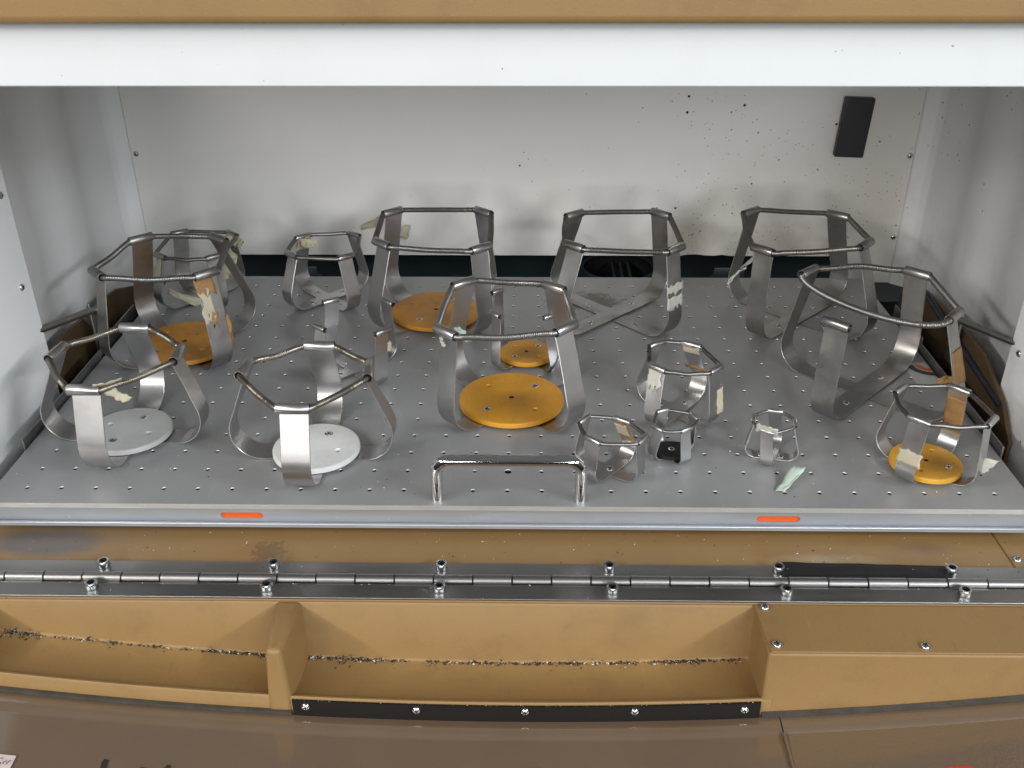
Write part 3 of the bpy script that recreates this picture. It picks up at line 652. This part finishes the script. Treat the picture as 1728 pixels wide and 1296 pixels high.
        for k in range(nr):
            t = (smp[(k+2) % nr]-smp[k-2]).normalized(); h = Vector((0, 0, 1)); u = t.cross(h).normalized(); wv = t.cross(u)
            rr = sr if k % 2 else sr*.83
            rs.append([smp[k]+(u*math.cos(2*PI*q/9)+wv*math.sin(2*PI*q/9))*rr for q in range(9)])
        mb = MB(); mb.rings(rs, True, loop=True); mb.build('spring', M[spm], root, smooth=60)
    # disc or base screws
    if disc and disc[1] != 'black':
        rd, dm = disc; z0, z1 = .0032, .0078; hr = .0022 if rd > .03 else .0017
        pos = {'F': 45, 'D': 60, 'A': 50, 'G': 45, 'O': -35, 'P': 70, 'Q': 70}[key]; rs_ = rd*(.64 if rd > .03 else .62)
        if key in 'PQ': rs_ = rd*.56
        hol = [(rs_*math.cos(math.radians(pos+90*k)), rs_*math.sin(math.radians(pos+90*k))) for k in range(4)]
        mb = MB(); ch = .0012
        holes = [circ(hol[1][0], hol[1][1], hr*1.5, 14), circ(hol[3][0], hol[3][1], hr*1.5, 14)]+([] if key in 'PQ' else [circ(0, 0, .0026 if rd > .03 else .0021, 14)])
        outl = circ(0, 0, rd-ch, 64)
        flat_plate(mb, outl, holes, lambda u_, v_, d_: (u_, v_, z1-d_), .0001)
        for hcx, hcy, k in [(h[0], h[1], 1) for h in (hol[1], hol[3])]+([] if key in 'PQ' else [(0, 0, 0)]):
            r_out = hr*1.5 if k else (.0026 if rd > .03 else .0021)
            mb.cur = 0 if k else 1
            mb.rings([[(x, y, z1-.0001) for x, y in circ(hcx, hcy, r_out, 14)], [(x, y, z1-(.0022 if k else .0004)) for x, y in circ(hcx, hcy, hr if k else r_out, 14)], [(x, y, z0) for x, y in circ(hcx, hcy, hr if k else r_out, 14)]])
        mb.cur = 0
        mb.rings([[(x, y, z1-.0001) for x, y in circ(0, 0, rd-ch, 64)], [(x, y, z1-ch*.35) for x, y in circ(0, 0, rd-ch*.3, 64)], [(x, y, z1-ch) for x, y in circ(0, 0, rd, 64)], [(x, y, z0) for x, y in circ(0, 0, rd, 64)], [(x, y, z0) for x, y in circ(0, 0, rd*.5, 64)]])
        dk = {'yellow': 'golden yellow plastic disc', 'orange': 'orange plastic disc', 'orange_dirty': 'stained orange plastic disc', 'white_disc': 'clean white plastic disc', 'grey_disc': 'greyish white plastic disc'}[dm]
        ds = mb.build('disc', [M[dm], M['hole_shade']], root, smooth=30, label=dk)
        mb = MB(); mb.box(-.006, .006, -.006, .006, .00335, .0036); mb.build('hole_shade_plate', M['dark'], root)  # added black plate, paints the bottom of the centre hole as shade
        for k in (0, 2): flat_screw(ds, (hol[k][0], hol[k][1], z1), .0037 if rd > .03 else .0031)
    elif disc:
        mb = MB(); outl = []; 
        for k in range(40):
            a = 2*PI*k/40; q4 = (abs(math.cos(a))**3.2+abs(math.sin(a))**3.2)**(-1/3.2); r = disc[0]*q4; outl.append((r*math.cos(a), r*math.sin(a)))
        mb.rings([[(x*.1, y*.1, .0058) for x, y in outl], [(x*.94, y*.94, .0058) for x, y in outl], [(x, y, .005) for x, y in outl], [(x, y, .0031) for x, y in outl]], True, True)
        ds = mb.build('disc', M['black'], root, smooth=30, label='black rubber disc'); flat_screw(ds, (0, 0, .0060), .0030)
    elif key == 'L': flat_screw(root, (0.001, 0, .0030), .0032)
    else:
        q = R1*.40
        for k in range(4):
            if key == 'E' and k == 1: continue
            d = dirs[k]; flat_screw(root, (d.x*q, d.y*q, .0016+(.0013 if k % 2 else 0)), .0031 if R1 > .05 else .0024)
    return root
for k in CL: make_clamp(k)

# --- tape on the clamps (children of the clamp they stick to)
def TP(key, leg, i0, i1, u0, u1, mname, seed, label, **kw):
    return rag_tape(PATHS[key][leg], i0, i1, u0, u1, SP[key][2], mname, ROOT[key], seed=seed, label=label, **kw)
def CR(key, pts, wdir, w, mname, seed, label, **kw):
    return crumple('masking_tape', pts, wdir, w, mname, ROOT[key], seed=seed, label=label, **kw)
# stations: 3..17 bend, 17..23 straight lean (23 = sleeve)
TP('A', 2, 21.3, 23.0, -.60, .25, 'tape_brown', 3, 'aged brown tape under the front right sleeve', jag=.7)
TP('A', 2, 19.0, 21.6, -.50, .05, 'tape', 51, 'yellowed tape residue on the front right leg', jag=.8)
TP('A', 2, 18.6, 19.8, -.2, .12, 'tape_brown', 52, 'brown tape scrap on the front right leg', jag=.9)
TP('A', 2, 17.6, 19.2, .44, .60, 'tape_brown', 4, 'scrap of brown tape', jag=.6)
CR('B', [(.036, -.016, .066), (.042, -.010, .056), (.040, -.022, .044), (.036, -.030, .036)], (1, .6, .2), .018, 'tape', 5, 'crumpled cream tape hanging from the spring', amp=.004)
CR('B', [(.030, .020, .066), (.043, .022, .063), (.050, .016, .058)], (.2, .8, .4), .014, 'tape', 6, 'cream tape over the rear sleeve', amp=.003)
CR('B', [(-.030, -.028, .022), (-.012, -.032, .014), (.006, -.034, .010), (.026, -.034, .012), (.034, -.033, .034)], (0, .5, .9), .010, 'tape', 7, 'loop of cream tape hanging to the base', amp=.0015)
TP('B', 3, 18.5, 22.6, -.5, .1, 'tape', 8, 'torn cream tape on the front left leg', jag=.4)
TP('C', 0, 20.5, 23, -.5, .5, 'tape', 9, 'torn cream tape on a rear leg', jag=.4, side=-1)
CR('C', [(-.030, .020, .063), (-.020, .020, .062), (-.010, .022, .060)], (0, .2, 1), .010, 'tape', 10, 'torn cream tape', amp=.0015)
TP('D', 2, 18.0, 22.8, .47, .53, 'tape_white', 11, 'sliver of pale tape on a leg edge', jag=.3)
CR('F', [(-.047, -.034, .097), (-.042, -.030, .088), (-.038, -.028, .080)], (.8, .6, .2), .007, 'tape_green', 12, 'pale greenish tape behind the front left sleeve', amp=.0015)
CR('F', [(-.060, -.052, .096), (-.057, -.055, .089)], (.7, -.5, 0), .004, 'tape_white', 13, 'pale tape scrap under the sleeve', amp=.001)
TP('H', 2, 18.9, 19.7, -.6, .6, 'tape_white', 14, 'torn white tape across the front right leg', jag=.5)
TP('H', 2, 17.5, 18.6, -.58, .55, 'tape_white', 15, 'second scrap of torn white tape on the same leg', jag=.5)
CR('H', [(.049, -.066, .1052), (.057, -.060, .1068), (.066, -.050, .1052)], (.6, -.4, .6), .004, 'tape_white', 16, 'thin tape remnant on the front right sleeve', amp=.0007)
CR('I', [(-.060, -.042, .094), (-.068, -.030, .080), (-.078, -.034, .070), (-.090, -.042, .062)], (.5, .5, .4), .018, 'tape_white', 17, 'torn pale film hanging at the left', amp=.0025, taper=(1.1, .3))
TP('J', 2, 17.4, 20.2, -.5, .5, 'tape_brown', 19, 'aged brown tape round the right leg', jag=.3)
CR('J', [(.059, -.052, .043), (.052, -.050, .041), (.045, -.049, .038)], (.1, .3, 1), .008, 'tape_brown', 20, 'brown tape flap', amp=.0008)
TP('J', 2, 15.5, 16.6, -.5, .5, 'tape_brown', 21, 'brown tape scrap low on the right leg', jag=.3)
TP('K', 3, 19.8, 22.8, -.56, .30, 'tape_white', 22, 'torn pale tape on the front left leg', jag=.8)
TP('K', 2, 14.6, 19.8, .15, .70, 'tape', 23, 'cream tape flag along the right leg', jag=.25)
TP('K', 1, 21.2, 22.9, -.5, .5, 'tape', 24, 'cream tape under the rear sleeve', jag=.3, side=-1)
TP('K', 1, 17.2, 17.9, -.75, .75, 'tape_brown', 25, 'brown tape scrap on the rear leg', jag=.4, side=-1)
TP('L', 1, 16.4, 22.2, -.5, .5, 'tape_brown', 26, 'tan tape on the rear leg', jag=.2, side=-1)
TP('L', 1, 18.4, 22.0, -.35, .48, 'tape', 27, 'pale tape over the tan one', jag=.3, side=-1, off=.0016)
CR('N', [(-.019, -.013, .0375), (-.012, -.0185, .0385), (-.003, -.021, .0365)], (0, -.3, .9), .0105, 'tape_white', 28, 'white tape wrapped over the front sleeve', amp=.0006)
TP('O', 3, 17.2, 18.9, -.55, .66, 'tape', 29, 'pale tape patch on the front left leg', jag=.4)
CR('O', [(.0325, -.0295, .015), (.0375, -.0310, .029)], (.9, -.5, 0), .009, 'tape_white', 30, 'pale tape flag on the right leg', amp=.0006, taper=(.6, 1.3))
TP('O', 1, 17.5, 21.8, -.5, .5, 'tape_brown', 31, 'tan tape residue on the rear leg', jag=.2, side=-1)
CR('P', [(.008, -.0600, .084), (.017, -.0555, .0835), (.026, -.046, .083)], (.2, -.6, .8), .009, 'tape', 32, 'cream tape wound on the front spring', amp=.0006)
CR('P', [(.016, -.057, .081), (.023, -.054, .073), (.030, -.052, .067)], (.7, .5, .3), .0085, 'tape', 33, 'cream tape end hanging down', amp=.0008)
TP('E', 2, 20.0, 21.3, .40, .70, 'tape', 34, 'tiny cream tape scrap', jag=.3)

# ================================================================== loose things
o = crumple('tape_scrap', [(.2235, .000, .0012), (.2280, .0050, .0022), (.2365, .0150, .0060), (.2440, .0240, .0105)], (1, -.45, .15), .0095, 'tape_green', None, amp=.0008, seed=40, n=9, taper=(.8, 1.3))
tag(o, 'loose pale green tape scrap lying curled on the tray at front right', 'tape')
o = crumple('tape_scrap', [(-.200, .5355, .036), (-.185, .534, .041), (-.172, .535, .046)], (.3, 0, 1), .014, 'tape', None, amp=.0015, seed=41, n=9, taper=(.5, 1.1))
tag(o, 'cream tape scrap stuck on the back wall left of the large back clamp', 'tape')
o = crumple('tape_scrap', [(-.160, .535, .024), (-.148, .534, .030), (-.138, .535, .030)], (.2, 0, 1), .018, 'tape', None, amp=.0015, seed=42, n=9, taper=(.7, 1.1))
tag(o, 'cream tape scrap stuck on the back wall, seen through the large back clamp', 'tape')
o = crumple('tape_scrap', [(.414, .532, .050), (.414, .531, .020), (.416, .531, -.005)], (1, 0, 0), .016, 'tape_white', None, amp=.0012, seed=43, n=10)
tag(o, 'strip of whitish tape hanging on the wall behind the back right clamp', 'tape')
mb = MB()
P = [(.3960, .2033), (.4312, .2020), (.4277, .1299), (.3925, .1313)]
mb.rings([[(x, .5375, z) for x, z in P], [(x, .527, z) for x, z in P]], True, True, True)
o = mb.build('wall_pad', M['black_pad'], bevel=.0016, segs=3); tag(o, 'black rectangular plastic block on the white back wall, upper right', 'pad')

# gas strut rods at both sides
def strut(name, a, b, lab):
    root = empty(name, a); tag(root, lab, 'rod'); a, b = Vector(a), Vector(b)
    mb = MB(); mb.tube([Vector(), b-a], .0038, 14); mb.build('rod', M['rod'], root, smooth=50)
    d = (b-a).normalized(); e = b-a
    mb = MB(); mb.lathe([(.0045, -.006), (.0058, -.005), (.0058, .005), (.0045, .006)], 14, e, (1, 0, 0), True, True); mb.build('end_eye', M['rod'], root, smooth=40)
    s = -1 if a.x < 0 else 1
    mb = MB(); mb.box(e.x+s*.002, e.x+s*.0045, e.y-.010, e.y+.010, e.z-.05, e.z+.010); mb.build('mount_bracket', M['rail'], root, bevel=.001)
strut('strut_rod', (-.4728, .141, .0624), (-.4405, .273, .0387), 'thin dark steel rod at the left side wall behind the tray edge')
strut('strut_rod', (.4850, .113, .0665), (.4520, .247, .0440), 'thin dark steel rod at the right side wall behind the tray edge')
mb = MB(); mb.tube([(.458, .335, .030), (.463, .14, .002)], .0036, 12); o = mb.build('side_beam', M['rail_dark'], smooth=50); tag(o, 'blue-black steel bar along the right side of the tray well', 'bar')

# ================================================================== HINGE
hinge = empty('piano_hinge', (0, -.0765, LZ)); tag(hinge, 'long steel piano hinge joining the tan ledge to the folded-down door', 'hinge')
HX = .54; HYc = -.0795; hz0 = .0004
def hl(x, y, z): return (x, y+.0765, z-LZ)
mb = MB(); mb.box(-HX, HX, -.0745+.0765, -.0593+.0765, hz0, hz0+.0018); mb.build('upper_leaf', M['hinge'], hinge, bevel=.0004)
mb = MB(); mb.box(-HX, HX, -.1007+.0765, -.0845+.0765, hz0, hz0+.0018); mb.build('lower_leaf', M['hinge'], hinge, bevel=.0004)
KP = .03005; kx0 = -.3855-5*KP
kr = .0040; kprof = [(kr*.82, 0), (kr, .0004), (kr, KP-.0010), (kr*.82, KP-.0006)]
me_k = None
for k in range(36):
    x0 = kx0+k*KP
    if me_k is None:
        mb = MB(); mb.lathe([(r, z+.0003) for r, z in kprof], 18, (0, 0, 0), (1, 0, 0), True, True); ko = mb.build('knuckle', M['hinge'], hinge, smooth=35); me_k = ko.data
    else:
        ko = bpy.data.objects.new('knuckle', me_k); col.objects.link(ko); ko.parent = hinge
    ko.location = (x0, HYc+.0765, hz0+.0021+(.00035 if k % 2 else 0))
    sy = 1 if k % 2 == 0 else -1     # web joining the knuckle to its own leaf
    mbw = MB(); mbw.box(x0+.0006, x0+KP-.0006, *(sorted((HYc+.0765+sy*.0015, HYc+.0765+sy*.0062))), hz0+.0003, hz0+.0023); mbw.build('knuckle_web', M['hinge'], hinge)
mb = MB(); mb.tube([(-HX, HYc+.0765, hz0+.0022), (HX, HYc+.0765, hz0+.0022)], .0022, 10); mb.build('pin', M['dark'], hinge, smooth=50)
s0 = None
for x in [-.4455, -.3147, -.1811, -.0501, .0804, .2111, .3443]:
    for yy in (-.0663, -.0918):
        xx = x if yy > -.08 else x+.0005
        if s0 is None: s0 = socket_screw(hinge, (xx, yy+.0765, hz0+.0018), .0047, .0060)
        else:
            o = s0.copy(); col.objects.link(o); o.parent = hinge; o.location = (xx, yy+.0765, hz0+.0018); o.rotation_euler.z = random.random()*2
mb = MB(); tp_ = []
for k in range(25):
    x = .2145+(.3470-.2145)*k/24; y0 = -.0555-.0035*k/24+.0008*noise.noise(Vector((k*.3, 0, 0))); y1 = -.0738+.0008*noise.noise(Vector((k*.4, 5, 0)))
    if k == 0: x += .002
    tp_.append([(x+(0.0045*(j/5)*-1 if k > 20 else -.004*(j/5)), y0+(y1-y0)*j/5, LZ+.0029+.0006*noise.noise(Vector((k*.35, j*.6, 2)))) for j in range(6)])
mb.rings(tp_, False); o = mb.build('tape_strip', M['black_tape'], smooth=60); md = o.modifiers.new('thick', 'SOLIDIFY'); md.thickness = .0005; md.offset = 1
tag(o, 'black cloth tape strip stuck on the hinge leaf at right, between two socket screws', 'tape')

# ================================================================== FOLDED-DOWN DOOR
door = empty('fold_down_door', (0, -.1007, -.06)); tag(door, 'tan fold-down door lying open in front, with two pockets and a screwed cover box', 'door')
OFF = Vector((0, .1007, .06))
def D(p): return tuple(Vector(p)+OFF)
def zf(x): return .192*x*x
class DB(MB):
    def vert(s, p): return MB.vert(s, D(p))
XL, XR = -.388, .1865
def xsamp(a, b, n): return [a+(b-a)*k/n for k in range(n+1)]
# back panel + floor + rounded lip as one moulded shell
mb = DB(); rows = []
def shell(x):
    f = zf(x)
    return [(x, -.0985, LZ-.0015), (x, -.1012, LZ-.0015), (x, -.1022, LZ-.0030), (x, -.1040, -.0855+f), (x, -.1044, -.0875+f), (x, -.1058, -.0884+f), (x, -.125, -.0876+f), (x, -.1435, -.0862+f), (x, -.1465, -.0845+f), (x, -.1485, -.0825+f), (x, -.1503, -.0824+f), (x, -.1512, -.0840+f), (x, -.1512, -.0985+f)]
mb.rings([shell(x) for x in xsamp(-.56, .194, 60)], False); mb.build('pocket_shell', M['tan'], door, smooth=50)
# end wall at far left
mb = DB(); f = zf(XL)
mb.hexa([(-.47, -.1515, -.095+f), (-.3835, -.1515, -.090+f), (-.3865, -.1002, -.088+f), (-.47, -.1002, -.088+f), (-.47, -.1535, LZ-.001), (-.3925, -.1535, LZ-.001), (-.3905, -.1005, LZ-.001), (-.47, -.1005, LZ-.001)])
mb.build('end_wall', M['tan'], door, bevel=.003, segs=3)
mb = DB(); f = zf(.165)
mb.hexa([(-.1735, -.1520, -.098+f), (-.1548, -.1520, -.098+f), (-.1510, -.1000, -.088+f), (-.1760, -.1000, -.088+f), (-.1680, -.1535, LZ-.0008), (-.1575, -.1535, LZ-.0008), (-.1532, -.1005, LZ-.0008), (-.1722, -.1005, LZ-.0008)])
mb.build('divider', M['tan'], door, bevel=.0035, segs=4)
# cover box at right
mb = DB()
xs_ = xsamp(.1868, .56, 24)
mb.rings([[(x, -.1000, LZ-.0024), (x, -.1498, LZ-.0024), (x, -.1513, -.0985+zf(x)), (x, -.1000, -.0985+zf(x))] for x in xs_], True, True, True); box = mb.build('cover_box', M['tan'], door, bevel=.002, segs=3)
mb = DB(); mb.hexa([(.1885, -.1495, LZ-.0022), (.56, -.1495, LZ-.0022), (.56, -.1010, LZ-.0022), (.1855, -.1010, LZ-.0022), (.1885, -.1495, LZ-.0006), (.56, -.1495, LZ-.0006), (.56, -.1010, LZ-.0006), (.1855, -.1010, LZ-.0006)])
cv = mb.build('cover_plate', M['tan'], door, bevel=.0004)
for x, y in ((.1932, -.1046), (.1935, -.1433), (.2977, -.1437), (.402, -.144)): pan_screw(cv, D((x, y, LZ-.0006)), (0, 0, 1), .0034, turn=random.random())
# black strip with five screws
mb = DB(); mb.rings([[(x, -.1517, -.0838+zf(x)), (x, -.1530, -.0838+zf(x)), (x, -.1532, -.0990+zf(x)), (x, -.1517, -.0990+zf(x))] for x in xsamp(-.1545, .1862, 24)], True, True, True)
bs = mb.build('black_strip', M['black_strip'], door, smooth=30)
for x in (-.1448, -.0639, .0155, .0954, .1747): pan_screw(bs, D((x, -.1531, -.0880+zf(x)*.75)), (0, -1, .15), .0031, turn=random.random())
# gasket, window frame band and window
mb = DB(); mb.rings([[(x, -.1514, -.0950+zf(x)), (x, -.1538, -.0955+zf(x)+.0004*noise.noise(Vector((x*90, 0, 0)))), (x, -.1540, -.0985+zf(x)), (x, -.1514, -.0985+zf(x))] for x in xsamp(-.56, -.1560, 50)], True, True, True); mb.build('gasket', M['gasket'], door, smooth=40)
mb = DB(); mb.rings([[(x, -.1516, -.0945+zf(x)), (x, -.1536, -.0955+zf(x)+.0004*noise.noise(Vector((x*90, 0, 0)))), (x, -.1538, -.0985+zf(x)), (x, -.1516, -.0985+zf(x))] for x in xsamp(.1880, .56, 50)], True, True, True); mb.build('gasket', M['gasket'], door, smooth=40)
def winrow(x, y0, y1, z0, z1): return [(x, y0, z0+zf(x)), (x, y0-(y0-y1)*.5, (z0+z1)/2+zf(x)), (x, y1, z1+zf(x)), (x, y1-.0015, z1-.0030+zf(x))]
mb = DB(); mb.rings([[(x, -.148, -.0988+zf(x)), (x, -.1560, -.0990+zf(x)), (x, -.1650, -.0996+zf(x)), (x, -.1668, -.1012+zf(x)), (x, -.1690, -.1016+zf(x)), (x, -.26, -.1030+zf(x))] for x in xsamp(-.56, .2005, 60)], False); wp = mb.build('window_panel', M['window'], door, smooth=40)
mb = DB(); mb.rings([[(x, -.148, -.0988+zf(x)), (x, -.1560, -.0990+zf(x)), (x, -.1650, -.0996+zf(x)), (x, -.1668, -.1012+zf(x)), (x, -.1690, -.1012+zf(x)), (x, -.26, -.1018+zf(x))] for x in xsamp(.2015, .56, 30)], False); wp2 = mb.build('window_panel', M['window_tex'], door, smooth=40)
mb = DB(); mb.tube([(.2010, -.1672, -.0995+zf(.201)), (.2010, -.19, -.1010+zf(.201)), (.2010, -.26, -.102+zf(.201))], .0011, 8); mb.build('window_ridge', M['window'], door, smooth=50)
# writing and stickers on the window
def zw(x, y): return -.1018+zf(x)-.0013*max(0, (-y-.169)/.091)
mb = DB(); x0 = -.3475; mb.hexa([(x0-.02, -.26, zw(x0, -.26)+.0003), (-.3310, -.26, zw(-.331, -.26)+.0003), (-.3330, -.2045, zw(-.333, -.2)+.0008), (x0-.02, -.2025, zw(x0, -.2)+.0008), (x0-.02, -.26, zw(x0, -.26)+.0008), (-.3310, -.26, zw(-.331, -.26)+.0008), (-.3330, -.2045, zw(-.333, -.2)+.0013), (x0-.02, -.2025, zw(x0, -.2)+.0013)])
pl = mb.build('paper_label', M['pink'], door, label='pink paper label with handwriting')
def stroke(pts, w, parent, m='ink', nm='handwriting', zo=.0006):
    mb = DB(); rs = []
    for i, p in enumerate(pts):
        a = Vector(pts[max(0, i-1)]); b = Vector(pts[min(len(pts)-1, i+1)]); t = (b-a).normalized(); nn = Vector((-t.y, t.x)); P = Vector(p)
        rs.append([(P.x+nn.x*w/2, P.y+nn.y*w/2, zw(P.x, P.y)+zo), (P.x-nn.x*w/2, P.y-nn.y*w/2, zw(P.x, P.y)+zo)])
    mb.rings(rs, False); return mb.build(nm, M[m], parent, smooth=60)
stroke([(-.3400, -.2075), (-.3425, -.2085), (-.3415, -.2105), (-.3395, -.2120), (-.3420, -.2140)], .0007, door, zo=.0020)
stroke([(-.3385, -.2120), (-.3372, -.2090), (-.3360, -.2125), (-.3345, -.2085)], .0007, door, zo=.0020)
stroke([(-.2735, -.2005), (-.2742, -.2030), (-.2735, -.2060), (-.2745, -.216)], .0042, door)
stroke([(-.2510, -.2110), (-.2480, -.2052), (-.2450, -.2057), (-.2435, -.212)], .0030, door)
stroke([(-.2305, -.2012), (-.2325, -.2060), (-.2348, -.216)], .0034, door)
stroke([(-.2390, -.2100), (-.2345, -.2080), (-.2310, -.2100)], .0026, door)
mb = DB(); q = [(.2905, -.2065), (.2935, -.2035), (.3060, -.2015), (.3180, -.2025), (.3205, -.2060), (.3210, -.25), (.2905, -.25)]
mb.rings([[(x, y, zw(x, y)+.0006) for x, y in q], [(x, y, zw(x, y)+.0010) for x, y in q]], True, False, True); mb.build('red_sticker', M['red'], door, label='red sticker with rounded top')

# ================================================================== debris
def crumbs(name, n, gen, parent, mats=CH, smin=.0005, smax=.0016, seed=1):
    rnd = random.Random(seed); mb = MB()
    for _ in range(n):
        c, mi = gen(rnd); s = smin+(smax-smin)*rnd.random()**2.2; mb.cur = mi
        vs_ = [Vector(c)+Vector((rnd.uniform(-1, 1), rnd.uniform(-1, 1), rnd.uniform(-.55, .55)))*s for _ in range(5)]
        i = [mb.vert(v) for v in vs_]
        for t in ((0, 1, 2), (0, 2, 3), (0, 3, 4), (1, 2, 4), (2, 3, 4), (0, 1, 4), (1, 3, 4)): mb.face(*[i[k] for k in t])
    o = mb.build(name, mats, parent); return o
def pocket_gen(rnd):
    while True:
        x = -.383+.207*rnd.random() if rnd.random() < .42 else -.152+.334*rnd.random()
        dens = .38+.75*noise.noise(Vector((x*34, 2.2, 0)))+.35*noise.noise(Vector((x*120, 7.2, 0)))
        if -.152 < x < -.09: dens += .55*(1-(x+.152)/.062)
        if x < -.355: dens += .6
        if rnd.random() < dens: break
    w_ = (.0007 if rnd.random() > .14 else .006)+.0034*max(0.05, min(1, dens))*rnd.random()**1.5
    y = -.1050-abs(rnd.gauss(0, .6))*w_
    z = -.0882+zf(x)+abs(rnd.gauss(0, .35))*w_
    r = rnd.random(); mi = 0 if r < .58 else 1 if r < .86 else 2 if r < .965 else 3
    return (x, y, z), mi
o = crumbs('pocket_crumbs', 2300, pocket_gen, None, smin=.0003, smax=.0019, seed=3); tag(o, 'line of dark and pale crumbs gathered in the crease of the door pockets', 'debris', kind='stuff')
def strip_gen(rnd):
    x = -.1545+.34*rnd.random(); return (x, -.1515-.001*rnd.random(), -.0838+zf(x)), (2 if rnd.random() < .6 else 0)
o = crumbs('strip_crumbs', 220, strip_gen, None, smin=.0002, smax=.0007, seed=5); tag(o, 'fine crumbs along the upper edge of the black strip', 'debris', kind='stuff')
def hinge_gen(rnd):
    x = -.40+.82*rnd.random(); w_ = rnd.random()
    y = -.0755 if w_ < .3 else (-.0848 if w_ < .7 else -.0595-.04*rnd.random())
    return (x, y-.0012*rnd.random(), LZ+.0024), (2 if rnd.random() < .55 else 1 if rnd.random() < .5 else 0)
o = crumbs('hinge_crumbs', 420, hinge_gen, None, smin=.0002, smax=.0009, seed=6); tag(o, 'fine pale crumbs scattered along the hinge', 'debris', kind='stuff')
def ledge_gen(rnd):
    return (-.40+.80*rnd.random(), -.058+.04*rnd.random(), LZ+.0003), (2 if rnd.random() < .6 else 0)
o = crumbs('ledge_crumbs', 120, ledge_gen, None, smin=.0003, smax=.0010, seed=8); tag(o, 'tiny flecks scattered over the tan ledge', 'debris', kind='stuff')
def tray_gen(rnd):
    return (rnd.uniform(-.40, .41), rnd.uniform(-.01, .44), .0004), (2 if rnd.random() < .75 else 0)
o = crumbs('tray_crumbs', 130, tray_gen, None, smin=.0004, smax=.0013, seed=9); tag(o, 'tiny pale flecks scattered over the grey tray', 'debris', kind='stuff')
